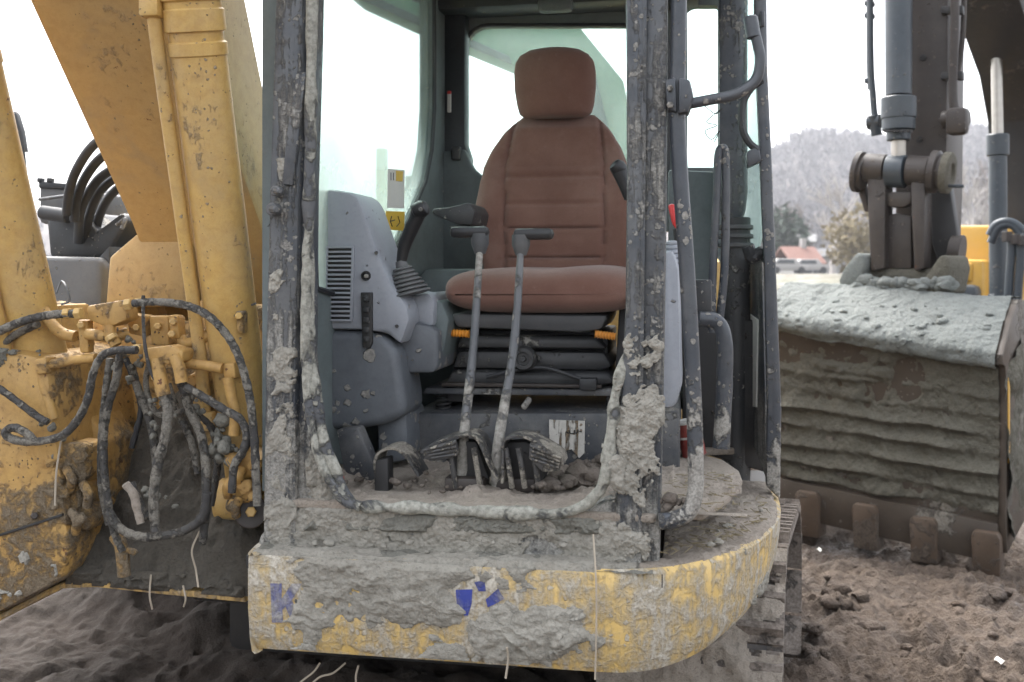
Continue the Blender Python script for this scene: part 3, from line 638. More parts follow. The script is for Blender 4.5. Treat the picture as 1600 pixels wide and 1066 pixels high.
G().box(z(528, 762, FL)+Vector((0, 0, .02)), (.03, .02, .018), bevel=.004).mk('red_plug', M['red'], cab)

# seat pedestal box and plate
g = G(); g.prism([v(638, 645, .52), v(1062, 645, .52), v(1062, 745, .52), v(638, 740, .52)], (0, .75, 0), .012); pb = g.mk('seat_box', M['floorbox'], ex)
lab = G().prism(E1.vs([(858, 656), (914, 658), (913, 708), (905, 716), (893, 702), (878, 706), (866, 696), (858, 692)], .514), (0, .004, 0), 0).mk('label_plate', M['stained'], pb)
q = G()
for pl in ([(889, 672), (891, 677), (897, 677), (898, 672)], [(898, 677), (902, 676), (903, 671)], [(893, 669), (894, 669)], [(884, 675), (889, 677)], [(905, 674), (909, 675)]): q.tube([v(x, y, .511) for x, y in pl], .0016, 5, spl=len(pl) > 2)
q.mk('writing', M['ink'], lab)
# can by the doorway
can = empty('tin_can', E1.w(z(1085, 714, FL)), label='red tin can with a pale lid on the cab floor behind the grab rail', cat='can')
Rm = Matrix.Rotation(R(-12), 3, 'Y'); up = Rm@Vector((0, 0, 1))
G().lathe((0, 0, 0.005), Vector((0, 0, .005))+up*.10, [(0, .034), (.02, .037), (.05, .036), (.9, .036), (1, .034)], 24).mk('body', M['canr'], can)
G().lathe(Vector((0, 0, .005))+up*.099, Vector((0, 0, .005))+up*.107, [(0, .037), (.6, .038), (1, .036), (1, .031), (.6, .029)], 24).mk('lid', M['canw'], can)
G().lathe(Vector((0, 0, .005))+up*.055, Vector((0, 0, .005))+up*.062, [(0, .0362), (1, .0362)], 24, False).mk('band', M['canw'], can)

# ------------------------------------------------------------------ seat
SC = E1.d(865, 425, 2.85); su = SC.x
def srings(rows, n=48, ex_=3.2):
    out = []
    for (cx, cy_, cz_, hw, hd) in rows:
        r = []
        for k in range(n):
            a = 2*math.pi*k/n; ca, sa = math.cos(a), math.sin(a)
            r.append((cx+hw*math.copysign(abs(ca)**(2/ex_), ca), cy_+hd*math.copysign(abs(sa)**(2/ex_), sa), cz_))
        out.append(r)
    return out
# cushion: lofted front to back
n = 56; rows = []
cl, cr_ = v(690, 440, .50), v(1004, 440, .50); cw = (cr_.x-cl.x)/2; cu = (cl.x+cr_.x)/2
zt, zb = v(840, 417, .50).z, v(840, 492, .50).z
A = []
for i in range(40):
    t_ = i/39; t_ = t_**1.7; y_ = .470+.53*t_; ta = min(1, t_/.24); e = (1-(1-ta)**2.6)**(1/2.6); hw = cw*(.84+.16*float(e))*(1-.06*t_); hh = (zt-zb)/2*(.04+.96*float(e)); zc = (zt+zb)/2-.008*(1-float(e))+.01*t_
    r = []
    for k in range(n):
        a = 2*math.pi*k/n; ca, sa = math.cos(a), math.sin(a)
        x_ = cu+hw*math.copysign(abs(ca)**(.5), ca)*(1-.06*(sa < 0)*abs(sa)); z_ = zc+hh*math.copysign(abs(sa)**(.55), sa)
        if sa > 0: z_ -= .014*math.exp(-((x_-cu)/.12)**2)*float(e)-.012*math.sin((x_-cu)*9+1)*.5
        r.append((x_, y_, z_))
    A.append(r)
seat = G().loft(A).mk('seat', M['fabric'], ex, smooth=70)
# backrest with sewn seams
bz0, bz1 = E1.d(860, 470, 3.22).z, E1.d(860, 178, 3.33).z
prof = [(178, 812, 928), (190, 796, 942), (205, 781, 955), (230, 763, 970), (260, 748, 983), (290, 741, 990), (320, 735, 995), (360, 733, 997), (400, 742, 990), (430, 752, 978), (470, 760, 968)]
ys = [p[0] for p in prof]; rows = []; m = 96; n = 120; A = []
for i in range(m):
    yp = 470-(470-178)*i/(m-1); d_ = 3.19+.15*(i/(m-1)); xl = np.interp(yp, ys, [p[1] for p in prof]); xr = np.interp(yp, ys, [p[2] for p in prof])
    a_, b_ = E1.d(xl, yp, d_), E1.d(xr, yp, d_); cx, hw = (a_.x+b_.x)/2, (b_.x-a_.x)/2; cy_ = E1.d((xl+xr)/2, yp, d_).y+.05; hd = .058*min(1, .35+.65*min(1, (m-1-i)/7))
    r = []
    for k in range(n):
        a = 2*math.pi*k/n; ca, sa = math.cos(a), math.sin(a)
        x_ = hw*math.copysign(abs(ca)**.62, ca); y_ = hd*math.copysign(abs(sa)**.75, sa)
        if sa < 0:
            gx_ = abs(x_)-.165*np.interp(yp, [178, 260, 400], [.85, 1, .98]); gr = math.exp(-(gx_/.006)**2)*(1 if yp > 188 else 0)
            wing = -.022*float(sstep(np.array(gx_), 0, .07))*(1 if abs(x_) < hw*.97 else .2)
            gh = max((math.exp(-((yp-q_)/1.6)**2) for q_ in (275, 318, 357, 403))) if abs(x_) < .165 else 0
            puff = -.004*abs(math.sin(math.pi*(yp-275)/42)) if yp > 262 and abs(x_) < .16 else 0
            y_ += .013*max(gr, gh)+wing+puff+.012*(1-min(1, abs(x_)/.16)**2)
        r.append((cx+x_, cy_+y_, a_.z))
    A.append(r)
A = np.array(A); fr_ = (fbm(A*np.array([7, 3, 11]), 4, 404)-.5); A[..., 1] += fr_*.016; A[..., 0] += (fbm(A*9, 3, 405)-.5)*.008
G().loft(A).mk('backrest', M['fabric'], seat, smooth=75)
# headrest
A = []; hp = [(183, 818, 916), (178, 810, 925), (165, 806, 929), (140, 802, 932), (115, 801, 932), (98, 803, 929), (86, 810, 920), (78, 824, 906), (74.5, 846, 886)]
yy_ = [p[0] for p in hp][::-1]
for i in range(34):
    yp = 183-(183-74.5)*(.5-.5*math.cos(math.pi*i/33)); d_ = 3.33; xl = np.interp(yp, yy_, [p[1] for p in hp][::-1]); xr = np.interp(yp, yy_, [p[2] for p in hp][::-1])
    a_, b_ = E1.d(xl, yp, d_), E1.d(xr, yp, d_); cx, hw = (a_.x+b_.x)/2, (b_.x-a_.x)/2; f = math.sin(math.pi*(.06+.88*i/33))**.45
    A.append([(cx+hw*math.copysign(abs(math.cos(a))**.8, math.cos(a)), a_.y+.03+.062*f*math.sin(a), a_.z) for a in np.linspace(0, 2*math.pi, 48, endpoint=False)])
G().loft(A).mk('headrest', M['fabric'], seat, smooth=80)
for dx in (-.06, .06): 
    p = E1.d(865, 190, 3.36); G().cyl(p+Vector((dx, .03, -.12)), p+Vector((dx, .03, .08)), .007, 8).mk('headrest_rod', M['lever'], seat)
# suspension below the cushion
def slab(name, px, v0, dv, mat, bev=.006): return G().prism(E1.vs(px, v0), (0, dv, 0), bev).mk(name, mat, seat)
slab('seat_pan', [(703, 490), (950, 492), (940, 516), (905, 520), (712, 512)], .53, .42, M['tank'], .012)
slab('suspension_cover', [(722, 524), (930, 526), (948, 546), (712, 544)], .58, .40, M['black'], .012)
slab('bellows', [(716, 548), (944, 550), (958, 574), (940, 580), (705, 576)], .60, .40, M['black'], .014)
slab('bellows', [(705, 580), (950, 582), (962, 600), (900, 606), (696, 600)], .57, .42, M['black'], .012)
slab('suspension_core', [(712, 515), (950, 518), (950, 610), (705, 608)], .66, .35, M['rubber'])
slab('base_plate', [(665, 606), (1000, 608), (1010, 620), (660, 616)], .56, .45, M['floorbox'], .004)
slab('slide_rail', [(690, 598), (940, 602), (940, 607), (690, 604)], .545, .03, M['rusty'], .002)
slab('slide_lock', [(905, 592), (932, 592), (932, 610), (905, 610)], .53, .04, M['black'], .004)
p = v(821, 559, .575); q = G(); q.lathe(p, p+Vector((0, -.045, 0)), [(0, .028), (.3, .036), (.75, .036), (1, .03), (1, .02), (.8, .018), (.8, .009), (1, .007)], 26); q.mk('knob', M['black'], seat)
for a, b in (((700, 520), (733, 522)), ((930, 522), (962, 526))):
    p, q_ = v(*a, .53), v(*b, .53); pr = []
    for k in range(15): pr.append((k/14, .0105+.0018*math.cos(k*math.pi)))
    G().lathe(p, q_, [(0, .004)]+pr+[(1, .006)], 14).mk('handgrip', M['orange'], seat)
G().tube([v(760, 590, .55), v(800, 580, .55), v(850, 575, .55), v(900, 590, .55), v(925, 600, .55)], .006, 8).mk('cable', M['rubber'], seat)
def spring(x, y0, y1, vv):
    p0, p1 = v(x, y0, vv), v(x, y1, vv); q = G(); nT = 4; pts = [(p0.x+.021*math.cos(a), p0.y+.021*math.sin(a), p0.z+(p1.z-p0.z)*a/(2*math.pi*nT)) for a in np.linspace(0, 2*math.pi*nT, 60)]
    q.tube(pts, .0045, 6, spl=False); q.mk('spring', M['dark'], seat)
spring(693, 642, 616, .62); spring(960, 642, 618, .62)
for k, uu in enumerate((-.62, -.15)): G().box((uu, .85, 1.19), (.05, .5, .05)).mk('slide_rail', M['dark'], seat)
G().cyl(v(818, 637, .50), v(827, 624, .54), .009, 10).mk('pin', M['lever'], pb)
slab('seat_side', [(968, 470), (985, 480), (985, 600), (960, 602)], .62, .3, M['rubber'])

# ------------------------------------------------------------------ consoles and joysticks
con = G().prism(E1.vs([(489, 296), (520, 296), (545, 300), (558, 308), (566, 325), (580, 365), (596, 410), (612, 445), (636, 478), (640, 500), (626, 540), (604, 521), (560, 516), (500, 515), (484, 515)], .34), (0, .22, 0), .014).mk('console', M['console'], ex)
G().prism(E1.vs([(484, 517), (560, 518), (600, 524), (620, 545), (632, 620), (634, 650), (600, 664), (560, 672), (506, 672), (486, 600)], .34), (0, .2, 0), .045, 5).mk('console_base', M['consdk'], con)
G().prism(E1.vs([(512, 386), (552, 386), (549, 502), (508, 501)], .334), (0, .008, 0), .001).mk('vent_recess', M['ink'], con)
sl = None
for k in range(17):
    y = 386.5+k*7.13; xl = 512-4*k/16; xr = 552-3*k/16
    p, q_ = v(xl-1, y, .333), v(xr+1, y+.2, .333)
    if sl is None: sl = G().box((0, 0, 0), ((q_-p).length, .010, .0058), bevel=.0015).mk('slat', M['console'], con); sl.location = (p+q_)/2
    else: o = dup(sl, Matrix.Translation((p+q_)/2), con)
for x in (510, 551): G().prism(E1.vs([(x-2, 385), (x+2, 385), (x-1, 503), (x-5, 503)], .328), (0, .01, 0), .001).mk('vent_frame', M['console'], con)
p = v(572, 431, .34); q = G(); q.lathe(p+Vector((0, .002, 0)), p+Vector((0, -.008, 0)), [(0, .014), (1, .0125), (1, .009), (.2, .008)], 18); q.mk('socket_ring', M['ink'], con)
q = G(); q.box(p+Vector((.004, -.008, -.001)), (.012, .012, .010), bevel=.003); q.mk('key_switch', M['lever'], con)
G().prism(E1.vs([(563, 457), (581, 457), (581, 536), (577, 545), (566, 543)], .328), (0, .014, 0), .003).mk('switch_panel', M['ink'], con)
for y in (467, 484, 500, 516, 530): G().box(v(572.5, y, .326), (.016, .008, .016), bevel=.003).mk('switch', M['black'], con)
for x, y in ((500, 312), (500, 506), (588, 395), (620, 510)): G().cyl(v(x, y, .345), v(x, y, .333), .005, 10, .001).mk('screw', M['black'], con)
# arm console and joystick
arm = G().prism(E1.vs([(622, 505), (640, 502), (676, 512), (684, 520), (684, 575), (676, 583), (630, 584), (622, 576)], .42), (0, .35, 0), .014).mk('arm_console', M['consdk'], ex)
G().prism(E1.vs([(640, 478), (660, 470), (690, 470), (702, 500), (696, 540), (684, 580), (676, 512), (640, 505)], .47), (0, .4, 0), .012).mk('arm_cover', M['trim'], arm)
G().prism(E1.vs([(612, 455), (650, 462), (668, 455), (680, 470), (678, 512), (640, 505), (628, 480)], .445), (0, .3, 0), .014).mk('arm_cover', M['console'], arm)
p0, p1 = v(640, 462, .40), v(626, 408, .40); ax = p1-p0; pr = []
for k in range(7): t_ = k/6*.72; r0 = .062-.034*k/6; pr += [(t_, r0*.86), (t_+.03, r0), (t_+.075, r0*.98)]
pr += [(.82, .018), (1.0, .015)]
joy = G().lathe(p0, p1, pr, 28).mk('joystick', M['boot'], ex)
G().tube([v(627, 410, .40), v(632, 385, .40), v(642, 360, .395), v(652, 338, .39), v(656, 325, .385)], [.014, .018, .020, .021, .026], 16).mk('stick_grip', M['grip'], joy)
A = G(); A.lathe(v(646, 332, .385), v(668, 323, .38), [(0, .012), (.15, .022), (.6, .025), (.9, .02), (1, .01)], 20); A.mk('stick_head', M['grip'], joy)
G().cyl(v(657, 327, .363), v(657, 327, .355), .006, 12).mk('button', M['lever'], joy)
# armrest behind the stick and dark side arm
G().prism(E1.vs([(676, 326), (700, 324), (733, 316), (742, 330), (738, 352), (712, 350), (682, 338), (674, 333)], .72), (0, .3, 0), .012).mk('armrest', M['black'], ex)
G().prism(E1.vs([(700, 354), (735, 350), (735, 362), (704, 364)], .74), (0, .25, 0), .006).mk('armrest_bracket', M['black'], ex)
G().prism(E1.vs([(640, 470), (660, 420), (740, 420), (740, 640), (640, 640)], .98), (0, .3, 0), .02).mk('side_box', M['trim'], ex)
# console on the door side: partly behind the post
rc = G().prism(E1.vs([(1030, 395), (1052, 388), (1062, 420), (1066, 600), (1055, 640), (1030, 640)], .36), (0, .3, 0), .02).mk('console', M['console'], ex)
pr = []; p0, p1 = v(1052, 412, .42), v(1050, 376, .42)
for k in range(5): r0 = .03-.012*k/4; t_ = k/5; pr += [(t_, r0*.85), (t_+.06, r0), (t_+.14, r0*.97)]
G().lathe(p0, p1, pr+[(1, .008)], 20).mk('bellows', M['console'], rc)
q = G(); q.tube([v(985, 310, .55), v(976, 285, .55), v(966, 262, .55)], [.018, .021, .024], 14); q.lathe(v(972, 268, .55), v(958, 255, .54), [(0, .02), (.5, .024), (.9, .018), (1, .01)], 16); q.mk('joystick', M['grip'], ex)
G().prism(E1.vs([(1043, 319), (1055, 318), (1060, 345), (1058, 360), (1050, 350)], .45), (0, .03, 0), .008).mk('safety_lever', M['red'], ex)
G().tube([v(1056, 358, .465), v(1060, 400, .47), v(1062, 470, .48)], .008, 8).mk('lever_rod', M['dark'], ex)
G().prism([E1.d(x, y, 3.3) for x, y in [(1084, 322), (1108, 318), (1110, 430), (1086, 440)]], (0, .1, 0), .006).mk('side_box', M['trim'], ex)
G().prism([E1.d(x, y, 3.29) for x, y in [(1090, 330), (1099, 328), (1099, 425), (1090, 428)]], (0, .004, 0), 0).mk('sticker', plain('faded_yellow_sticker', (.50, .46, .10), .6, 20, .5), ex)
G().prism([E1.d(x, y, 3.25) for x, y in [(1044, 265), (1118, 268), (1116, 640), (1044, 640)]], (0, .06, 0), .01).mk('side_box', M['trim'], ex)
G().prism([E1.d(x, y, 3.12) for x, y in [(1066, 500), (1200, 500), (1200, 740), (1066, 700)]], (0, .05, 0), .01).mk('side_box', M['dark'], ex)
G().tube([E1.d(x, y, 2.7) for x, y in [(1046, 535), (1056, 545), (1060, 560), (1050, 566), (1040, 562)]], .006, 8).mk('wire', M['rubber'], ex)
# foot well plates behind the console
G().prism(E1.vs([(525, 672), (560, 668), (590, 740), (585, 760), (540, 752)], .25), (0, .05, 0), .006).mk('footwell_plate', M['floorbox'], ex)
G().prism(E1.vs([(586, 652), (636, 640), (640, 720), (590, 730)], .40), (0, .2, 0), .02).mk('duct', M['consdk'], ex)

# ------------------------------------------------------------------ travel levers and pedals
def lever(top, mid, bot, hl, hr, vt, vb):
    lv = G().tube([v(*top, vt), v(*mid, (vt+vb)/2), v(bot[0], bot[1]-70, vb), v(*bot, vb+.01)], [.0095, .0115, .0135, .016], 12, lump=.12, seed=bot[0]).mk('travel_lever', M['lever'], ex)
    y = top[1]
    G().box((v(*hl, vt)+v(*hr, vt))/2+Vector((0, 0, 0)), ((v(*hr, vt)-v(*hl, vt)).x, .04, .031), bevel=.012).mk('hand_grip', M['grip'], lv)
    G().lathe(v(top[0], y-20, vt), v(top[0], y+12, vt), [(0, .025), (.5, .025), (.75, .02), (1, .015)], 16).mk('socket', M['boot'], lv)
    return lv
l1 = lever((750, 385), (740, 540), (724, 762), (704, 363), (764, 363), .40, .18)
l2 = lever((814, 387), (803, 540), (778, 768), (803, 366), (865, 366), .38, .17)
def arch(name, px, vv, dv, th, mat, par):
    P = crom([Vector((x, y, 0)) for x, y in px], 5); o = []
    for k, p in enumerate(P):
        d = P[min(k+1, len(P)-1)]-P[max(k-1, 0)]; d.normalize(); o.append(p+Vector((-d.y, d.x, 0))*th)
    return G().prism([v(p.x, p.y, vv) for p in P]+[v(p.x, p.y, vv) for p in o[::-1]], (0, dv, 0), .0015, 1).mk(name, mat, par)
for lv, top, s0, flank in ((l1, [(655, 706), (672, 695), (700, 684), (730, 679), (746, 685), (756, 702), (766, 726), (779, 748)], [((662+9*k, 703-4.2*k, .115), (662+9*k, 712-2*k, .10)) for k in range(6)], [(676, 700), (712, 690), (744, 690), (764, 748), (738, 752), (716, 742), (700, 722)]),
    (l2, [(782, 756), (783, 720), (784, 692), (796, 682), (818, 681), (846, 694), (874, 712), (880, 728)], [((832+8*k, 693+5*k, .115), (828+8*k, 708+5*k, .10)) for k in range(6)], [(790, 692), (820, 690), (846, 702), (858, 724), (848, 756), (822, 752), (800, 752)])):
    pe = arch('pedal', top, .12, .10, 4.5, M['pedal'], lv)
    G().prism(E1.vs(flank, .17), (0, .05, 0), .004).mk('pedal_bracket', M['dark'], lv)
    tr0 = G(); q0, q1 = (658, 716) if lv is l1 else (832, 880)
    px = [(658, 706), (676, 697), (712, 688), (716, 712), (690, 720), (664, 718)] if lv is l1 else [(828, 692), (850, 698), (878, 716), (874, 736), (848, 738), (826, 716)]
    tread = G().prism(E1.vs(px, .108), (0, .012, 0), .002).mk('tread_plate', M['pedal'], lv)
    for k in range(4):
        a, b = ((662+4*k, 704+4*k), (712+k, 692+6*k)) if lv is l1 else ((828+k, 697+7*k), (876-k, 716+5*k)); G().tube([v(*a, .105), v(*b, .105)], .0035, 6, spl=False).mk('tread_bar', M['pedal'], lv)
for lv, x in ((l1, 704), (l1, 742), (l2, 792), (l2, 812), (l2, 834)): G().tube([v(x-2, 700, .13), v(x+4, 735, .13), v(x+8, 762, .14)], .007, 8).mk('pivot_rod', M['pedal'], lv)
for lv, x in ((l1, 726), (l2, 806)): G().box(z(x, 770, FL)+Vector((0, .03, .02)), (.10, .08, .035), bevel=.006).mk('pedal_base', M['rusty'], lv)
fp_ = arch('foot_pedal', [(586, 762), (583, 722), (592, 705), (614, 699), (632, 709), (645, 726), (656, 744)], .14, .09, 4.5, M['pedal'], ex)
G().prism(E1.vs([(586, 720), (606, 716), (607, 774), (584, 774)], .13), (0, .05, 0), .005).mk('pedal_stem', M['dark'], fp_)
# ------------------------------------------------------------------ sill, seal, bumper
G().prism(E1.vs([(455, 776), (470, 786), (540, 797), (700, 803), (900, 803), (960, 780), (1000, 880), (1000, 893), (700, 888), (400, 872), (405, 840)], .012), (0, .08, 0), .006).mk('sill_panel', M['post'], cab)
tp = [(493, -300), (487, 60), (484, 300), (483, 470), (486, 570), (497, 650), (515, 715), (538, 765), (562, 791), (640, 793), (740, 799), (830, 803), (892, 799), (930, 775), (948, 735), (957, 650), (968, 590), (990, 540)]
G().tube([v(x, y, .04 if y == 540 else (.012 if y == 590 else -.004)) for x, y in tp], .0125, 12, n=10, lump=.7, seed=3).mk('door_seal', mudpaint('muddy_seal', (.055, .06, .072), .60, 1.1, .6, col=(.24, .235, .20), col2=(.36, .355, .31), dust=.4, off=21), cab)
G().tube(E1.vs([(484, 330), (478, 470), (480, 600), (492, 690), (512, 745), (540, 782), (562, 793)], -.018), .0105, 10, n=10, lump=.7, seed=5).mk('door_seal', bpy.data.materials['muddy_seal'], cab)
# bumper shell that wraps round the corner of the swing frame
BP = [(-.985, .16, 0), (-.990, .05, 0), (-.986, -.02, 0), (-.968, -.054, 0), (-.93, -.064, 0), (-.6, -.064, 0), (-.3, -.064, 0), (-.147, -.064, .0), (-.06, -.052, .0), (.02, -.018, .006), (.10, .05, .018), (.17, .15, .034), (.235, .28, .048), (.285, .44, .062), (.315, .62, .075), (.325, .95, .08)]
bp = crom([Vector(p) for p in BP], 14); bpn = len(bp)
ZT, ZB = .887, .655
prof = [(-.028, ZT-.004), (-.012, ZT), (0, ZT-.012), (.0, ZT-.08), (0, ZB+.09), (-.004, ZB+.03), (-.016, ZB), (-.03, ZB-.002)]
def nrm(i):
    a, b = bp[max(0, i-1)], bp[min(bpn-1, i+1)]; d = Vector((b.x-a.x, b.y-a.y, 0)).normalized(); return Vector((d.y, -d.x, 0))
A = []
for i in range(bpn):
    n_ = nrm(i); r = []
    for o_, z_ in prof:
        f = (ZT-z_)/(ZT-ZB); zl = z_+bp[i].z*f; oo = o_ if z_ > ZB+.02 or True else o_
        r.append((bp[i].x+n_.x*(oo-.03*f*f*min(1, bp[i].z/.1)), bp[i].y+n_.y*(oo-.03*f*f*min(1, bp[i].z/.1)), zl))
    A.append(r)
bmp = G().grid(np.array(A)).mk('bumper', M['bumper'], ex, smooth=50)
# seam in the bumper and bolt holes
for x, y in ((489, 965), (464, 939)): G().cyl(v(x, y, -.0655), v(x, y, -.060), .0055, 12, .0005).mk('bolt_hole', M['ink'], bmp)
def decal(px): G().prism(E1.vs(px, -.0655), (0, .0018, 0), 0).mk('letter', M['blue'], bmp)
decal([(422, 912), (440, 912), (440, 936), (456, 912), (472, 912), (456, 938), (470, 970), (456, 973), (446, 948), (441, 953), (442, 973), (425, 973)])
decal([(712, 922), (738, 921), (737, 943), (731, 962), (715, 962)]); decal([(741, 910), (757, 907), (759, 924), (748, 924)]); decal([(759, 937), (778, 920), (788, 936), (772, 945), (762, 949)])
# clay plastered on the front of the bumper
ns, ntt = 520, 110
s_ = np.linspace(0, 1, ns); BPa = np.array([tuple(p) for p in bp]); k = np.linspace(0, bpn-1, bpn)
seg = np.r_[0, np.cumsum(np.linalg.norm(np.diff(BPa[:, :2], axis=0), axis=1))]; sl_ = s_*seg[-1]
px_ = np.interp(sl_, seg, BPa[:, 0]); py_ = np.interp(sl_, seg, BPa[:, 1]); pz_ = np.interp(sl_, seg, BPa[:, 2])
dx, dy = np.gradient(px_), np.gradient(py_); ln = np.hypot(dx, dy); nx_, ny_ = dy/ln, -dx/ln
tv = np.linspace(0, 1, ntt)
Z = (ZT-.004)-tv[None, :]*(ZT-ZB-.014)+pz_[:, None]*tv[None, :]; ins = .03*tv[None, :]**2*np.minimum(1, pz_[:, None]/.1)
P = np.stack([px_[:, None]-nx_[:, None]*ins, py_[:, None]-ny_[:, None]*ins, Z], -1); Nn = np.stack([nx_[:, None]+0*Z, ny_[:, None]+0*Z, 0*Z], -1)
X_, Z_ = P[..., 0], P[..., 2]
W_ = P+(fbm(P*9, 3, 51)[..., None]-.5)*.10
base = fbm(W_*np.array([4.5, 4.5, 6]), 5, 52, .55)
wr = ridge(W_*np.array([9, 9, 34]), 3, 53)
mask = -.012-.05*sstep(Z_, .725, .68)+.05*np.exp(-((X_+.55)/.28)**2)+.16*np.exp(-((X_+.62)/.17)**2)*np.exp(-((Z_-.78)/.09)**2)+.30*np.exp(-((X_+.24)/.11)**2)*np.exp(-((Z_-.745)/.075)**2)+.07*np.exp(-((X_+.45)/.3)**2)*np.exp(-((Z_-.86)/.03)**2)
mask = mask-.16*np.exp(-((X_+.95)/.06)**2)-.30*np.exp(-((X_+.425)/.045)**2)*np.exp(-((Z_-.81)/.04)**2)-.11*sstep(X_, -.16, -.05)-.22*np.exp(-((X_+.905)/.05)**2)*np.exp(-((Z_-.80)/.05)**2)
q = base+mask-.56; st = np.floor(q*26)/26
th = np.where(q > 0, .0015+.030*np.maximum(st, 0)+.03*np.maximum(q, 0)+.006*(wr-.5)*(q > .03), -.01)
th = th+.02*np.maximum(0, fbm(W_*24, 3, 57)-.55)*np.exp(-((X_+.24)/.12)**2)*4*(q > .06)
th = th+np.where(th > 0, (fbm(P*45, 4, 58, .6)-.5)*.016, 0)
fe = np.minimum(1, np.minimum(s_[:, None], 1-s_[:, None])*14)*np.minimum(1, np.minimum(tv[None, :]+.04, 1.02-tv[None, :])*9)
th = np.where(fe < .12, -.01, th*np.minimum(1, fe*1.2))
crust('clay_crust', P, Nn, th, M['mud'], bmp)
# clay on the sill and shelf between sill and bumper, and the deck at the corner
def lumpy(name, c, a, b, amp, thr, sc_, seed, mat, par, add=None, wv=.08):
    P, Nn = patch(*c, a, b); W_ = P+(fbm(P*9, 3, seed+5)[..., None]-.5)*wv
    q = fbm(W_*sc_, 5, seed, .58)-thr
    if add is not None: q = q+add(P)
    th = np.where(q > 0, .002+amp*q+amp*.6*np.floor(q*22)/22+(fbm(W_*sc_*6, 3, seed+2)-.5)*amp*.2+(fbm(P*48, 4, seed+7, .6)-.5)*.014, -.01)
    s1 = np.linspace(0, 1, a)[:, None]; s2 = np.linspace(0, 1, b)[None, :]; fe = np.minimum(np.minimum(s1, 1-s1)*a, np.minimum(s2, 1-s2)*b)/6
    th = np.where(fe < .2, -.01, np.where(th > 0, th*np.minimum(1, fe), th))
    return crust(name, P, Nn, th, mat, par)
def fl(x, y, k): return v(x, y, k)
lumpy('clay_crust', (fl(400, 878, .009), fl(1000, 892, .009), fl(960, 800, .009), fl(470, 788, .009)), 420, 80, .020, .445, 10, 61, M['mud'], cab, lambda P: .10*np.exp(-((P[..., 0]+.62)/.2)**2)+.05*sstep(P[..., 2], .9, .94)-.10*np.exp(-((P[..., 0]+.45)/.06)**2)*np.exp(-((P[..., 2]-.905)/.025)**2)-.10*np.exp(-((P[..., 0]+.28)/.09)**2)*np.exp(-((P[..., 2]-.9)/.022)**2))
lumpy('clay_crust', (fl(470, 830, .007), fl(960, 838, .007), fl(955, 806, .007), fl(500, 799, .007)), 360, 30, .035, .42, 12, 161, M['mudd'], cab)
sh = G(); sh.prism([Vector((-.98, -.05, ZT-.012)), Vector((.0, -.03, ZT-.012)), Vector((.12, .08, ZT-.012)), Vector((.24, .30, ZT-.012)), Vector((.30, .60, ZT-.012)), Vector((.31, 1.2, ZT-.012)), Vector((-.98, 1.2, ZT-.012))], (0, 0, -.03), 0); sh.mk('deck_plate', M['dark'], ex)
P, Nn = patch((-.99, -.06, ZT-.006), (.30, -.06, ZT-.006), (.30, .9, ZT-.006), (-.99, .9, ZT-.006), 380, 230)
X_, Y_ = P[..., 0], P[..., 1]
dist = np.min(np.hypot(X_[..., None]-BPa[None, None, ::6, 0], Y_[..., None]-BPa[None, None, ::6, 1]), -1)
lim = np.interp(X_, [-.99, -.3, -.147, .02, .10, .17, .235, .285, .315], [-.06, -.06, -.06, -.01, .06, .16, .29, .45, .64])
th = .010+.035*(fbm(P*6, 5, 63)-.42)+.014*(fbm(P*34, 5, 64, .6)-.5)+.006*(ridge(P*14, 3, 66)-.6)
th = np.minimum(th, .004+dist*.55); th = th+.045*sstep(Y_, .0, .012)*sstep(X_, -.12, -.2)*0
th = np.where(Y_ < lim+.004, -.01, th); th = np.where((X_ < .0) & (Y_ > .05), -.01, th)
th = np.where(X_ < -.962, -.01, th)
crust('clay_crust', P, Nn, np.where(X_ > -.06, th, -.01), M['mudf'], ex); crust('clay_crust', P, Nn, np.where(X_ < -.05, th, -.01), M['mud'], ex)
P, Nn = patch((-.955, -.058, ZT-.004), (-.02, -.058, ZT-.004), (-.02, .012, ZT-.004), (-.955, .012, ZT-.004), 420, 40)
W_ = P+(fbm(P*9, 3, 5)[..., None]-.5)*.05
th = (fbm(W_*10, 5, 71)-.36)*.045*sstep(P[..., 1], -.058, -.02)+(fbm(P*50, 3, 72)-.5)*.008
crust('clay_crust', P, Nn, th, M['mudd'], ex)
# clay smeared over the posts
def pc4(a, b, c, d, k): return (v(*a, k), v(*b, k), v(*c, k), v(*d, k))
def soften(P, lo, hi, w=.35):
    n = P.shape[0]; f = np.linspace(0, 1, n)[:, None]; return -.16*(1-np.minimum(1, np.minimum(f/w, (1-f)/w)))
lumpy('clay_crust', pc4((409, 868), (464, 868), (466, 200), (424, 200), -.001), 60, 480, .016, .55, 15, 81, M['mud'], cab, lambda P: .09*sstep(P[..., 2], 1.25, .95)-.05*sstep(P[..., 2], 1.2, 1.5)+soften(P, 0, 1))
lumpy('clay_crust', pc4((480, 830), (520, 780), (486, 480), (464, 480), .019), 44, 240, .03, .50, 14, 83, M['mud'], cab, lambda P: .06*sstep(P[..., 2], 1.2, .95)-.05*sstep(P[..., 2], 1.2, 1.4)+soften(P, 0, 1))
lumpy('clay_crust', pc4((946, 896), (1036, 896), (1042, 470), (970, 470), -.002), 120, 460, .022, .50, 13, 85, M['mud'], cab, lambda P: .12*sstep(P[..., 2], 1.55, 1.40)*sstep(P[..., 2], 1.0, 1.14)-.05+soften(P, 0, 1, .22))
lumpy('clay_crust', pc4((930, 805), (976, 800), (985, 500), (955, 500), -.010), 60, 300, .022, .46, 13, 89, M['mud'], cab, lambda P: -.10*sstep(P[..., 2], 1.25, 1.42)+soften(P, 0, 1))
g = G(); rg = np.random.default_rng(8)
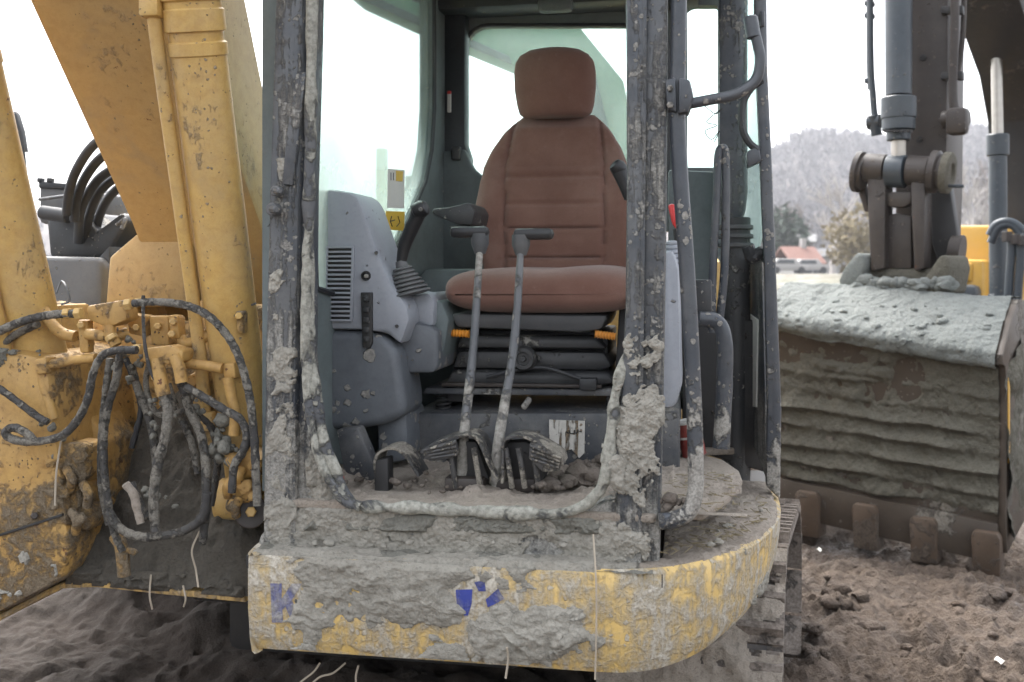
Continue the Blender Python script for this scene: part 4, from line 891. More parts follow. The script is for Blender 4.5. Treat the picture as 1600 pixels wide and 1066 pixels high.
for k in range(12):
    x = rg.uniform(400, 1010); c0 = v(x, np.interp(x, [400, 560, 1000], [872, 870, 890])-abs(rg.normal())*14, -.015); clod(g, tuple(c0), rg.uniform(.004, .016), k, True)
for k in range(5):
    a = rg.uniform(.02, .26); b = np.interp(a, [0, .1, .17, .235, .285], [0, .08, .17, .30, .46])+abs(rg.normal())*.12+.02; clod(g, (a, b, ZT+.012+rg.random()*.012), rg.uniform(.003, .011)*(1.5 if k < 8 else 1), k+200, True)
g.mk('clay_lumps', M['mud'], ex, kind='stuff', smooth=70, fix=False)
# bits of straw and twig trodden into the deck mud
g = G(); rg = np.random.default_rng(21)
for k in range(150):
    a = rg.uniform(.0, .27); b = np.interp(a, [0, .1, .17, .235, .285], [.02, .10, .2, .33, .5])+abs(rg.normal())*.14; an = rg.random()*3.14; l_ = rg.uniform(.005, .016); c_ = Vector((a, b, ZT+.016+rg.random()*.004)); d_ = Vector((math.cos(an), math.sin(an), rg.normal()*.15))*l_
    g.tube([c_-d_, c_+d_], .0011, 4, spl=False)
for k in range(90):
    a = rg.uniform(.0, .17); b = rg.uniform(.02, .45); an = rg.random()*3.14; l_ = rg.uniform(.006, .022); c_ = Vector((a, b, FL+.012)); d_ = Vector((math.cos(an), math.sin(an), rg.normal()*.1))*l_
    g.tube([c_-d_, c_+d_], .0009, 4, spl=False)
g.mk('chaff', M['scrub'], ex, kind='stuff', fix=False)
# dry stalks hanging on the machine
M['straw'] = plain('dry_straw', (.42, .36, .28), .9, 20, .3)
def stalk(pts, r_, lab): 
    c0 = E1.w(pts[0]); o = G().tube([E1.w(p)-c0 for p in pts], r_, 5).mk('dry_stalk', M['straw'], label=lab, cat='stalk', group='dry stalks and roots caught on the machine'); o.location = c0
stalk([v(927, 835, -.03), v(931, 900, -.072), v(932, 960, -.075), v(930, 1062, -.07)], .0022, 'long dry stalk hanging down the yellow bumper below the door-side cab post')
for pts, lab in (([v(792, 1012, -.09), v(794, 1030, -.08), v(790, 1060, -.08)], 'short dry root dangling under the middle of the yellow bumper'),
    ([v(500, 1036, .1), v(490, 1050, .1), v(470, 1066, .1), v(455, 1085, .1)], 'pale forked root poking from under the bumper below the blue letter K'),
    ([v(540, 1036, .12), v(520, 1052, .1), v(500, 1058, .1), v(480, 1075, .1)], 'second pale root under the bumper, just right of the forked one'),
    ([v(312, 830, .05), v(300, 860, .04), v(306, 890, .05), v(310, 918, .04)], 'crooked pale root hanging across the dark soil beside the bumper'),
    ([v(236, 898, .1), v(234, 930, .09), v(238, 952, .1)], 'short pale root hanging from the swing frame edge below the yellow elbow pipe'),
    ([v(286, 915, .1), v(290, 935, .09), v(287, 948, .1)], 'thin forked straw hanging from the frame edge left of the bumper'),
    ([v(95, 690, .0), v(88, 740, .0), v(86, 790, .0)], 'straight dry straw standing among the muddy valve blocks'),
    ([v(560, 1040, .06), v(556, 1060, .06), v(560, 1090, .06)], 'thin root under the bumper between two blue letters')): stalk(pts, .0026, lab)

# ------------------------------------------------------------------ swing frame, house, undercarriage
fr = G(); fr.prism([v(x, y, .12) for x, y in [(-160, 985), (0, 960), (60, 928), (95, 911), (150, 909), (240, 918), (380, 930), (384, 942), (240, 928), (150, 918), (98, 920), (60, 938), (0, 970), (-160, 995)]], (0, 1.0, 0), .004); frame = fr.mk('swing_frame', M['yellow'], ex)
G().box((-.95, 1.6, .73), (2.2, 2.6, .10), bevel=.01).mk('frame_floor', M['dark'], frame)
G().box((-.95, 1.35, .58), (1.2, 1.2, .22), bevel=.02).mk('slewing_ring', M['dark'], ex)
G().box((-.95, 1.5, .40), (1.0, 1.4, .22), bevel=.04).mk('track_carriage', M['dark'], ex)
# engine house behind the cab and boom
hs_ = G().prism([Vector((-2.6, 1.62, .78)), Vector((.30, 1.62, .78)), Vector((.30, 2.9, .78)), Vector((-.1, 3.35, .78)), Vector((-2.3, 3.35, .78)), Vector((-2.6, 2.9, .78))], (0, 0, .82), .04).mk('engine_house', M['yellow'], ex)
G().box((-1.2, 2.3, 1.66), (1.6, 1.1, .14), bevel=.03).mk('hood', M['tank'], hs_)
def bx(name, px, k, dv, mat, par, bev=.01): return G().prism(E1.vs(px, k), (0, dv, 0), bev).mk(name, mat, par)
bx('tank_cover', [(-40, 398), (152, 402), (162, 414), (158, 480), (150, 760), (-40, 760)], .80, .5, M['tank'], ex, .02)
bx('tank_side', [(152, 404), (170, 384), (176, 480), (172, 760), (156, 760), (160, 414)], .84, .4, M['black'], ex, .008)
bx('valve_bank', [(70, 335), (125, 330), (150, 360), (190, 330), (204, 345), (168, 404), (76, 404)], 1.05, .4, M['black'], ex, .02)
bx('hood_panel', [(60, 284), (106, 288), (112, 300), (150, 300), (150, 350), (60, 350)], 1.5, .5, M['tank'], ex, .02)
bx('grille_bar', [(60, 283), (106, 287), (106, 296), (60, 294)], 1.49, .05, M['black'], ex, .004)
for x in (64, 79): G().box(v(x, 282, 1.5), (.02, .03, .02)).mk('bolt', M['black'], ex)
G().cyl(v(66, 332, 1.0), v(108, 338, .98), .026, 18).mk('filter', M['rubber'], ex)
G().cyl(v(60, 312, 1.02), v(120, 304, 1.02), .006, 8).mk('rod', M['lever'], ex)
for k, pts in enumerate(([(104, 335), (108, 300), (120, 265), (145, 228), (180, 205)], [(116, 345), (120, 310), (135, 275), (160, 245), (200, 225)], [(122, 380), (126, 330), (146, 290), (170, 268), (210, 250)], [(132, 388), (138, 345), (152, 305), (178, 280), (215, 265)], [(150, 390), (152, 350), (166, 315), (188, 292), (220, 280)])):
    G().tube([v(x, y, .92+.05*k-.10*(i/4)) for i, (x, y) in enumerate(pts)], .0165, 14).mk('hose', M['rubber'], ex)
G().tube([v(182, 352, .9), v(196, 342, .9), v(190, 358, .88)], .007, 8).mk('fitting', M['lever'], ex)
# things on the deck that show through the cab glass
G().box(v(597, 330, 1.9)+Vector((0, 0, -.1)), (.045, .045, .75), bevel=.01).mk('deck_post', plain('cream_post', (.62, .56, .36), .6), ex)
q = G(); p = v(640, 300, 2.0); q.cyl(p+Vector((0, 0, -.35)), p+Vector((0, 0, .02)), .028, 12); q.cyl(p+Vector((0, 0, .02)), p+Vector((0, 0, .07)), .018, 12); q.box(p+Vector((0, 0, -.16)), (.12, .06, .18)); q.mk('exhaust', M['tank'], ex)
for px, mt in (([(598, 330), (627, 331), (626, 361), (597, 359)], M['sticker']), ([(601, 264), (627, 266), (626, 326), (600, 325)], M['white'])):
    st_ = G().prism([wl(x, y)+WN*.010 for x, y in px], WN*.002, 0).mk('sticker', mt, cab)
    for pl in (([(606, 338), (604, 346), (607, 354)], [(616, 338), (619, 348), (614, 354)], [(604, 346), (611, 344)]) if mt == M['sticker'] else ([(605, 270), (605, 282)], [(609, 270), (609, 282)])):
        G().tube([wl(x, y)+WN*.0125 for x, y in pl], .0018, 5, spl=False).mk('pictogram', M['ink'], st_)
G().prism([wl(x, y)+WN*.0125 for x, y in [(613, 267), (624, 268), (623, 284), (613, 283)]], WN*.001, 0).mk('pictogram', M['sticker'], st_)
# track shoes on an oval path in the yawed undercarriage
SH = G(); pr = [(-.085, 0), (-.085, .012), (-.066, .014), (-.058, .046), (-.040, .046), (-.030, .016), (.024, .016), (.034, .044), (.052, .044), (.062, .014), (.084, .012), (.084, 0)]
SH.prism([(0, x, y) for x, y in pr], (.5, 0, 0), 0); SH.V = [(x-.25, y, z_) for x, y, z_ in SH.V]
def track(Qx, Qd, name_first=[None]):
    T = Vector((math.sin(R(18)), math.cos(R(18)), 0)); N_ = Vector((T.y, -T.x, 0)); Q = Vector((Qx, Qd, 0))-N_*.25
    rr = .35; pts = []
    zc = .37; Ls = .85
    for a in np.linspace(-90, 90, 15): pts.append((-math.cos(R(a))*rr, zc+math.sin(R(a))*rr))
    for s_ in np.linspace(.12, Ls, 9)[:-1]: pts.append((s_, zc+rr-.10*s_/Ls))
    for a in np.linspace(90, -90, 15): pts.append((Ls+math.cos(R(a))*rr, zc-.08+math.sin(R(a))*(rr-.02)))
    for s_ in np.linspace(Ls, 0, 9)[1:-1]: pts.append((s_, zc-rr-.10*s_/Ls))
    pp = np.array(pts); sg = np.r_[0, np.cumsum(np.hypot(*np.diff(np.vstack([pp, pp[:1]]), axis=0).T))]; pc_ = np.vstack([pp, pp[:1]])
    tr = G()
    # rubber-dark inner frame of the crawler
    tr.prism([L(Q-N_*.13+T*s_+Vector((0, 0, h_))) for s_, h_ in ((-.1, .15), (-.18, .36), (-.1, .55), (Ls+.1, .45), (Ls+.15, .25), (Ls+.1, .05))], L(N_*.26+E1.o), .03)
    par = tr.mk('track', M['dark'], ex); nsh = int(sg[-1]/.173); first = None
    for k in range(nsh):
        s_ = (k+.5)*sg[-1]/nsh; a = np.interp(s_, sg, pc_[:, 0]); b = np.interp(s_, sg, pc_[:, 1]); a2 = np.interp((s_+.05) % sg[-1], sg, pc_[:, 0]); b2 = np.interp((s_+.05) % sg[-1], sg, pc_[:, 1])
        tg = (T*(a2-a)+Vector((0, 0, b2-b))).normalized(); up = N_.cross(tg); up = up if (up.z*(b-zc)+up.dot(T)*(a-min(max(a, 0), Ls))) > 0 else -up
        xx_ = tg.cross(up)
        m3 = Matrix((E1.l(E1.o+xx_), E1.l(E1.o+tg), E1.l(E1.o+up))).transposed().to_4x4(); m3.translation = L(Q+T*a+Vector((0, 0, b)))
        if track.proto is None: track.proto = SH.mk('track_shoe', M['shoe'], par); track.proto.matrix_local = m3
        else: dup(track.proto, m3, par)
    return par
track.proto = None
tr1 = track(.835, 3.0)
tr2 = track(-1.2, 4.9)
# clay packed on the front of the near crawler
T = Vector((math.sin(R(18)), math.cos(R(18)), 0)); N_ = Vector((T.y, -T.x, 0)); Q = Vector((.835, 3.0, 0))-N_*.25
aa = np.linspace(-60, 100, 120); bb_ = np.linspace(-.25, .25, 90); P = np.zeros((120, 90, 3)); Nn = P*0
for i, a in enumerate(aa):
    cx, cz_ = (-math.cos(R(a))*.38, .37+math.sin(R(a))*.38) if a <= 90 else ((a-90)*.02, .37+.38)
    nz = (-math.cos(R(a)), math.sin(R(a))) if a <= 90 else (0, 1)
    for j, b in enumerate(bb_): P[i, j] = L(Q+T*cx+N_*b+Vector((0, 0, cz_))); Nn[i, j] = E1.l(E1.o+T*nz[0]+Vector((0, 0, nz[1])))
q = fbm(P*7, 5, 91)-.42-sstep(aa[:, None], 35, 60)*.10; th = np.where(q > -.08, q*.16+(fbm(P*38, 3, 93)-.5)*.015, -.01)
crust('mud_crust', P, Nn, th, M['mudf'], tr1)

# ------------------------------------------------------------------ boom with its two lift cylinders
bprof = [(-.75, 3.20), (-.40, 2.75), (.041, 2.25), (.521, 1.697), (.86, 1.22), (1.0, 1.15), (1.06, 1.28), (.95, 1.45), (.606, 1.99), (.424, 2.336), (.08, 2.93), (-.3, 3.5)]
boom = G().prism([(-1.62, a, b) for a, b in bprof], (.42, 0, 0), .012).mk('boom', M['boomy'], ex)
for uu in (-1.68, -1.18): G().prism([(uu, a, b) for a, b in [(.30, .76), (.35, 1.1), (.62, 1.5), (.85, 1.62), (1.15, 1.5), (1.35, 1.1), (1.4, .76)]], (.035, 0, 0), .006).mk('boom_bracket', M['yellow'], ex)
def liftcyl(uu, k):
    p0, p1 = Vector((uu, .25, .96)), Vector((uu-(0 if k else .075), -.085, 2.19)); ax = p1-p0; r0 = .066
    g = G(); g.lathe(p0, p1, [(0, r0*.5), (0, r0*.98), (.02, r0), (.900, r0), (.903, r0+.004), (.925, r0+.004), (.928, r0-.002), (.945, r0-.002), (.947, r0+.006), (.985, r0+.006), (.988, r0+.002), (1.0, r0+.002), (1.003, r0+.009), (1.05, r0+.009), (1.055, r0*.6)], 40)
    cy_ = g.mk('lift_cylinder', M['yellow'], ex)
    G().cyl(p0+ax*1.05, p0+ax*1.5, .042, 24).mk('rod', M['chrome'], cy_)
    G().cyl(p0+Vector((-.09, 0, -.03)), p0+Vector((.09, 0, -.03)), .06, 28).mk('pivot_boss', M['yellow'], cy_)
    G().cyl(p0+Vector((.088, 0, -.03)), p0+Vector((.105, 0, -.03)), .03, 20).mk('pin', M['rusty'], cy_)
    o_ = Vector((-.074, -.05, 0)) if k else Vector((-.045, -.075, 0))
    G().tube([p0+ax*1.02+o_*.7, p0+ax*.98+o_, p0+ax*.6+o_, p0+ax*.3+o_, p0+ax*.16+o_*1.1, p0+ax*.10+o_*.9], .0165, 12).mk('oil_pipe', M['yellow'], cy_)
    q = G(); q.box(p0+ax*.99+o_*1.02, (.05, .04, .07), bevel=.008); q.mk('pipe_port', M['yellow'], cy_)
    q = G(); c_ = p0+ax*.165+o_+Vector((0, -.012, 0)); q.box(c_, (.045, .03, .05), bevel=.006); q.mk('pipe_clamp', M['yellow'], cy_)
    return cy_
cy1 = liftcyl(-1.10, 1); cy2 = liftcyl(-1.64, 0)
G().tube([v(338, 488, .06), v(355, 494, .08), v(372, 492, .06), v(380, 482, .1), v(400, 474, .1)], .003, 6).mk('wire', M['lever'], cy1)
G().tube([v(88, 458, .06), v(96, 440, .08), v(104, 450, .06), v(108, 470, .06), v(96, 476, .06)], .003, 6).mk('wire', M['lever'], cy2)
bx('boom_bracket', [(242, 340), (205, 372), (170, 402), (164, 480), (300, 480), (300, 380)], .56, .10, M['boomy'], ex)
G().prism([v(x, y, 1.4) for x, y in [(20, 172), (25, 178), (33, 205), (38, 238), (33, 236), (24, 200)]], (0, .03, 0), .004).mk('mirror', M['black'], ex)
G().tube([v(34, 230, 1.46), v(40, 300, 1.5), v(44, 420, 1.6)], .012, 8).mk('mirror_arm', M['black'], ex)
# big yellow side plates around the cylinder feet
bx('frame_cheek', [(-160, 545), (20, 548), (74, 560), (80, 640), (92, 720), (108, 856), (96, 908), (60, 926), (0, 958), (-160, 985)], .04, .5, M['dirty'], frame, .02)
bx('cover_seam', [(-160, 838), (0, 834), (96, 803), (97, 807), (0, 838.5), (-160, 843)], .036, .01, M['ink'], frame, .001)
G().cyl(v(54, 806, .045), v(54, 806, .02), .010, 6).mk('bolt', M['rusty'], frame)
bx('frame_cheek', [(76, 470), (150, 486), (230, 500), (330, 505), (408, 500), (408, 760), (330, 720), (230, 690), (165, 700), (100, 740)], .42, .06, M['dirty'], frame, .01)
bx('frame_cheek', [(40, 480), (90, 476), (112, 610), (168, 690), (172, 790), (108, 830), (80, 640)], .20, .15, M['dirty'], frame, .01)
bx('frame_cheek', [(300, 470), (412, 480), (412, 900), (330, 900), (340, 640)], .34, .12, M['dirty'], frame, .01)
# soil heaped on the frame between the cylinders
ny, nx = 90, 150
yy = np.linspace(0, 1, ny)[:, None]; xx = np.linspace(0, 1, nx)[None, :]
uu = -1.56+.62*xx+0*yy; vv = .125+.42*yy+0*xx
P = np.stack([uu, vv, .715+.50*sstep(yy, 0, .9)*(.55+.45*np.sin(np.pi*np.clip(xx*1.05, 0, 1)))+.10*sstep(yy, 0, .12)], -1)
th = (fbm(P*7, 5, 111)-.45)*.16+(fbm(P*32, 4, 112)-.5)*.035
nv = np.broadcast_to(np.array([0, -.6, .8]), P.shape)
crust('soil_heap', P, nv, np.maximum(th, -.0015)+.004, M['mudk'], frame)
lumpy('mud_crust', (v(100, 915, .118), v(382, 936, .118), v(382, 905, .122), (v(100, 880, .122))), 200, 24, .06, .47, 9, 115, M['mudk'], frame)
P_, N2_ = None, None
lumpy('clay_crust', (v(-20, 620, .036), v(46, 600, .036), v(44, 548, .036), v(-20, 540, .036)), 60, 60, .08, .48, 8, 117, M['mudd'], frame)
lumpy('clay_crust', (v(-20, 962, .036), v(92, 905, .036), v(70, 800, .036), v(-20, 800, .036)), 90, 90, .015, .63, 9, 119, M['mud'], frame)

# ------------------------------------------------------------------ hydraulic manifold, pipes and hoses
hyd = G()
hyd.prism(E1.vs([(134, 478), (196, 468), (198, 500), (180, 508), (166, 512), (136, 500)], .04), (0, .06, 0), .008)
hyd = hyd.mk('manifold', M['dirty'], ex)
def hb(name, px, k, dv, mat=None, bev=.006): return G().prism(E1.vs(px, k), (0, dv, 0), bev).mk(name, mat or M['dirty'], hyd)
hb('manifold_block', [(222, 545), (262, 540), (286, 548), (284, 566), (262, 570), (222, 566)], .0, .06)
hb('flange', [(120, 500), (136, 500), (138, 552), (124, 552)], .05, .03); hb('flange', [(262, 492), (278, 494), (280, 530), (266, 530)], .08, .04)
hb('flange', [(232, 494), (262, 494), (264, 540), (236, 540)], .12, .05); hb('elbow_block', [(52, 562), (72, 558), (73, 584), (55, 586)], .03, .045); hb('elbow_block', [(345, 570), (366, 566), (368, 592), (350, 596)], .05, .045)
hb('flange', [(366, 486), (380, 486), (380, 522), (370, 520)], .06, .03); hb('valve_plate', [(198, 490), (228, 494), (226, 526), (200, 522)], .12, .05)
for x, y, k in ((126, 508, .05), (270, 503, .08), (246, 510, .12), (212, 512, .12), (373, 494, .06), (268, 522, .08)): 
    G().cyl(v(x, y, k), v(x, y, k-.018), .010, 6).mk('bolt', M['yellow'], hyd)
def pipe(pts, r_, k=.05, name='pipe', mat=None, lump=0):
    return G().tube([v(p[0], p[1], p[2] if len(p) > 2 else k) for p in pts], r_, 12, lump=lump, seed=pts[0][0]).mk(name, mat or M['dirty'], hyd)
pipe([(62, 566), (68, 600), (80, 640), (84, 655)], .0125); pipe([(72, 571), (100, 566), (125, 562), (150, 560)], .0125)
pipe([(66, 480, .1), (82, 508, .08), (100, 522, .08), (118, 526, .08)], .015); pipe([(136, 522), (160, 525), (180, 526, .08), (200, 520, .1)], .0145)
pipe([(286, 568), (310, 570), (330, 573), (348, 576)], .0135); pipe([(356, 590), (362, 620), (368, 650), (366, 680)], .0145); pipe([(332, 500, .12), (326, 520, .1), (312, 532, .1), (290, 536, .1), (282, 528, .1)], .0135)
pipe([(170, 508), (174, 525), (182, 540)], .015); pipe([(244, 560, .0), (248, 580, .0), (252, 600, .0), (256, 618, .0)], .017); pipe([(272, 556, .0), (280, 575, .0), (284, 598, .0)], .015)
for (a, b, r_) in (((240, 566), (244, 574), .021), ((246, 584), (248, 592), .021), ((252, 604), (254, 612), .021), ((276, 564), (279, 572), .019), ((281, 582), (283, 590), .019), ((210, 546), (222, 546), .018), ((196, 476), (206, 475), .019), ((212, 474), (220, 473), .017), ((128, 489), (118, 490), .019), ((110, 489), (100, 490), .017), ((200, 548), (208, 548), .016), ((172, 524), (176, 531), .019)):
    G().cyl(v(*a, .02), v(*b, .02), r_*.8, 6, .002).mk('hose_nut', M['yellow'], hyd)
pipe([(180, 838, .06), (188, 850, .05), (192, 872, .05), (194, 900, .05)], .0165, name='elbow_pipe'); pipe([(196, 860, .05), (208, 862, .05), (212, 866, .05)], .008)
hm = M['hosem']
def hose(pts, rp, k=.03, lump=.15, mat=None, rings=0):
    P3 = [v(p[0], p[1], p[2] if len(p) > 2 else k) for p in pts]; r_ = rp*.70*2.45/F
    Ln = sum((P3[i+1]-P3[i]).length for i in range(len(P3)-1)); nb = Ln/.028
    return G().tube(P3, lambda t_: r_*(1+.05*math.sin(2*math.pi*nb*t_)), 10, n=max(8, int(nb*6/len(P3))), lump=lump*.5, seed=pts[0][0]).mk('hose', mat or hm, hyd)
hose([(-60, 545), (-10, 522), (20, 508), (50, 498), (80, 492), (118, 490)], 10, .02); hose([(-60, 560), (-10, 545), (30, 520), (60, 506)], 9, .06)
hose([(208, 474), (245, 472), (285, 476), (320, 490), (350, 518), (372, 555), (388, 610), (396, 670), (400, 740), (402, 790)], 9, .0, .2)
hose([(214, 547), (180, 548), (158, 558), (145, 585), (138, 620), (122, 655), (98, 680), (60, 690), (25, 688), (8, 678), (20, 668), (40, 676), (55, 690)], 9, -.02, .3)
hose([(-30, 590), (0, 608), (28, 628), (60, 652), (75, 660)], 8, .0, .25)
hose([(188, 545), (182, 590), (168, 640), (162, 690), (164, 745), (170, 790), (178, 830), (192, 862)], 9, .04, .25); hose([(172, 560), (164, 620), (158, 690), (158, 760), (170, 820)], 8, .07, .3)
hose([(256, 616), (262, 640), (258, 680), (246, 730), (240, 780), (243, 830)], 11, .0, .3); hose([(205, 570), (216, 610), (232, 650), (242, 700), (246, 740)], 10, .1, .4)
hose([(284, 598), (296, 640), (314, 680), (322, 730), (322, 790), (316, 850)], 10, .05, .4); hose([(170, 800), (188, 826), (215, 838), (250, 838), (290, 828), (316, 808), (324, 770)], 10, .02, .3)
hose([(290, 604), (320, 622), (350, 640), (376, 656), (386, 684), (378, 708), (366, 728), (362, 770)], 9, .01, .25); hose([(262, 600), (276, 640), (300, 690), (310, 740)], 9, .12, .4)
hose([(235, 560), (228, 600), (240, 640), (262, 650), (290, 640)], 7, .1, .3); hose([(196, 560), (208, 590), (220, 640), (206, 700)], 7, .13, .3, M['rubber']); hose([(300, 640), (330, 668), (340, 720), (330, 790)], 8, .12, .3)
hose([(224, 462, .0), (224, 500, -.01), (228, 550, -.02), (240, 590, -.01), (262, 614, .0), (274, 640, .03)], 4, .0, .1); hose([(205, 755, .05), (215, 780, .04), (228, 806, .04), (240, 800, .05)], 9, .05, .4)
bone = hose([(196, 756), (208, 772), (214, 796), (220, 818)], 9, -.02, .5, M['mudf'])
g = G(); rg = np.random.default_rng(3)
for x, y, r_, n in ((75, 672, .030, 8), (80, 700, .03, 8), (190, 560, .02, 6), (215, 560, .018, 5), (345, 700, .035, 7), (60, 560, .012, 4), (245, 780, .016, 4), (300, 640, .022, 6), (330, 690, .02, 6), (372, 690, .02, 5), (240, 640, .02, 5)):
    c0 = v(x, y, .07)
    for k in range(n*2): clod(g, (c0.x+rg.normal()*.016, c0.y+rg.normal()*.012, c0.z+rg.normal()*.03), r_*rg.uniform(.15, .55), k+x, True, 1)
g.mk('clay_lumps', M['mudd'], hyd, kind='stuff', smooth=70, fix=False)
# rusty valve castings at the foot of each cylinder
def valves(x0, y0, k, s_=1, flip=1):
    vb = G(); X = lambda a, b: (x0+flip*a*s_, y0+b*s_)
    vb.prism(E1.vs([X(0, 40), X(40, 20), X(70, 24), X(72, 70), X(56, 88), X(20, 80)], k), (0, .10, 0), .012)
    vb.prism(E1.vs([X(16, 80), X(56, 84), X(62, 120), X(40, 140), X(22, 130)], k+.01), (0, .09, 0), .012)
    vb.prism(E1.vs([X(40, 118), X(76, 120), X(84, 146), X(70, 160), X(44, 152)], k+.02), (0, .08, 0), .012)
    vb = vb.mk('valve_block', M['dirty'], hyd)
    for a, b, r_ in ((14, 52, .018), (60, 40, .02), (34, 98, .02), (60, 138, .017), (20, 118, .014)):
        G().lathe(v(*X(a, b), k), v(*X(a, b), k-.03), [(0, r_), (.5, r_), (.5, r_*.7), (1, r_*.7)], 6).mk('plug', M['dirty'], vb)
    for a, b in ((40, 60), (48, 126), (66, 84)): G().tube([v(*X(a, b), k-.005), v(*X(a+8, b+16), k-.02), v(*X(a+6, b+34), k)], .012, 10).mk('spigot', M['dirty'], vb)
    return vb
valves(64, 672, .06); valves(408, 690, .08, .72, -1); valves(290, 560, .16, .7)
G().cyl(v(392, 800, .10), v(392, 800, .16), .042, 26).mk('flange', M['rusty'], hyd); G().cyl(v(392, 800, .085), v(392, 800, .10), .014, 6).mk('bolt', M['yellow'], hyd)

# soil mound under the swing frame, coloured dark for the shade there
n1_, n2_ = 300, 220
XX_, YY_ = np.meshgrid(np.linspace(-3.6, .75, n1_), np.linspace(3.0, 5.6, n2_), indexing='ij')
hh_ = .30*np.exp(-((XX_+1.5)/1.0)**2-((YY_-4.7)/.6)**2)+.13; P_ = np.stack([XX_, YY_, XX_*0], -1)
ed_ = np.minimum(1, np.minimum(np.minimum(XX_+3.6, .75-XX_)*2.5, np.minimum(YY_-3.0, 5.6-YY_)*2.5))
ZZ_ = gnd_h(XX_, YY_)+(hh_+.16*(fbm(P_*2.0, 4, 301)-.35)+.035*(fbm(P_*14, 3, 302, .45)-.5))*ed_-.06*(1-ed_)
M['shade_soil'] = mudmat('shade_brown_soil', (.040, .027, .019), (.046, .036, .028), (.02, .016, .013), 1)  # shade beneath the machine is put into this dark brown
G().grid(np.stack([XX_, YY_, ZZ_], -1)).mk('shade_toned_mound', M['shade_soil'], kind='stuff', smooth=60, fix=False)
# ================================================================== the second excavator, its bucket resting on the mud
E2 = Frame(1.607, 5.88, 37)
e2 = empty('excavator', E2.o, -E2.a, label='second excavator with a brown digging arm and a clay coated bucket resting on the mud', cat='excavator')
# bucket: ruled between two end profiles (v, z)
LP = [(.62, 1.44), (.34, 1.47), (.12, 1.38), (-.06, 1.285), (-.062, 1.245), (.0, 1.225), (.03, 1.10), (.035, .85), (.02, .60), (.01, .36), (.03, .20), (.05, .13)]
RP = [(.60, 1.39), (.34, 1.40), (.12, 1.27), (-.06, 1.125), (-.062, 1.075), (.0, 1.06), (.03, .96), (.035, .72), (.02, .48), (.005, .25), (.03, .14), (.05, .08)]
def bprofile(P, n):
    a = np.array(P); s_ = np.r_[0, np.cumsum(np.hypot(*np.diff(a, axis=0).T))]; q = np.linspace(0, s_[-1], n); return np.interp(q, s_, a[:, 0]), np.interp(q, s_, a[:, 1]), q
U0, U1 = -.12, 1.16
lv_, lz_, q_ = bprofile(LP, 260); rv_, rz_, _ = bprofile(RP, 260)
def bpt(f, i): return (U0+(U1-U0)*f, lv_[i]+(rv_[i]-lv_[i])*f, lz_[i]+(rz_[i]-lz_[i])*f)
core = G(); rings = []
for f in (0, .5, 1):
    front = [bpt(f, i) for i in range(0, 260, 4)]; back = [(p[0], p[1]+.05+.0*p[2], p[2]-.03) for p in front[::-1]]; rings.append(front+back)
core.loft(rings); bucket = core.mk('bucket', M['bucket'], e2, smooth=35)
for f, nm in ((0, 'side_plate'), (1, 'side_plate')):
    uu = U0-.03 if f == 0 else U1; pf = LP if f == 0 else RP
    pts = [(uu, a-.012, b) for a, b in pf]+[(uu, .75, pf[-1][1]+.12), (uu, .98, .55), (uu, .95, 1.0), (uu, .78, 1.3)]
    G().prism(pts, (.035, 0, 0), .004).mk(nm, M['bucket'], bucket)
# side wear plate with a bare orange strip
G().prism([(U1+.036, a, b) for a, b in [(.03, 1.0), (.07, .95), (.07, .62), (.04, .55)]], (.006, 0, 0), .002).mk('wear_strip', M['y2'], bucket)
# clay: ribs across the face, light skin on top
nf = 240; ff = np.linspace(0, 1, nf)[:, None]; ii = np.arange(260)[None, :]
P = np.stack([U0+(U1-U0)*ff+0*ii, lv_[None, :]+(rv_-lv_)[None, :]*ff, lz_[None, :]+(rz_-lz_)[None, :]*ff], -1)
tg = np.gradient(P, axis=1); ax_ = np.gradient(P, axis=0); Nn = np.cross(tg, ax_); Nn /= np.linalg.norm(Nn, axis=-1, keepdims=True)
if Nn[120, 160, 1] > 0: Nn = -Nn
hfr = (ii/259.0)+0*ff
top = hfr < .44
W_ = P+(fbm(P*5, 3, 201)[..., None]-.5)*.12
rib = np.zeros_like(hfr)
for n_, c0 in enumerate((.56, .615, .67, .725, .78, .835, .885)):
    wn = fbm(np.stack([ff*4+0*ii, 0*hfr, 0*hfr+c0*40], -1), 4, 210)
    x_ = (hfr-(c0+(wn-.5)*.022))/.040
    rib = rib+np.where((x_ > -1) & (x_ < .3), np.clip((x_+1)/.9, 0, 1)**1.6*sstep(x_, .3, -.08), 0)*(.25+1.3*sstep(fbm(np.stack([ff*5+0*ii, 0*hfr, 0*hfr+c0*19], -1), 3, 214), .3, .65))
face = .008+.026*rib+.05*(fbm(W_*5, 5, 203)-.5)+.040*(fbm(W_*20, 4, 205, .6)-.5)
bare = sstep(hfr, .86, .93)+.35*sstep(fbm(P*3.2, 4, 220), .60, .66)
face = face-.05*bare
tops = .018+.05*(fbm(W_*5, 5, 206)-.45)+.022*(fbm(W_*22, 5, 207, .62)-.5)
blk = np.exp(-((hfr-.53)/.016)**4)*np.exp(-((ff-.42)/.16)**8)*.03
th = np.where(top, tops, face+blk)
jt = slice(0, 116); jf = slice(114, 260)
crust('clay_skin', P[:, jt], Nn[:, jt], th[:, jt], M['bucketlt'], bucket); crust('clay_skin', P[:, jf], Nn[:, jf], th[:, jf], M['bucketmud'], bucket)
Ps, Nsd = patch((U1+.036, -.02, 1.04), (U1+.036, .04, .15), (U1+.036, .80, .35), (U1+.036, .70, 1.30), 120, 90)
thS = (fbm(Ps*6, 5, 231)-.42)*.09+(fbm(Ps*28, 3, 232)-.5)*.02; thS = np.where((np.abs(Ps[..., 1]-.05) < .025) & (Ps[..., 2] > .58) & (Ps[..., 2] < .98), -.01, thS)
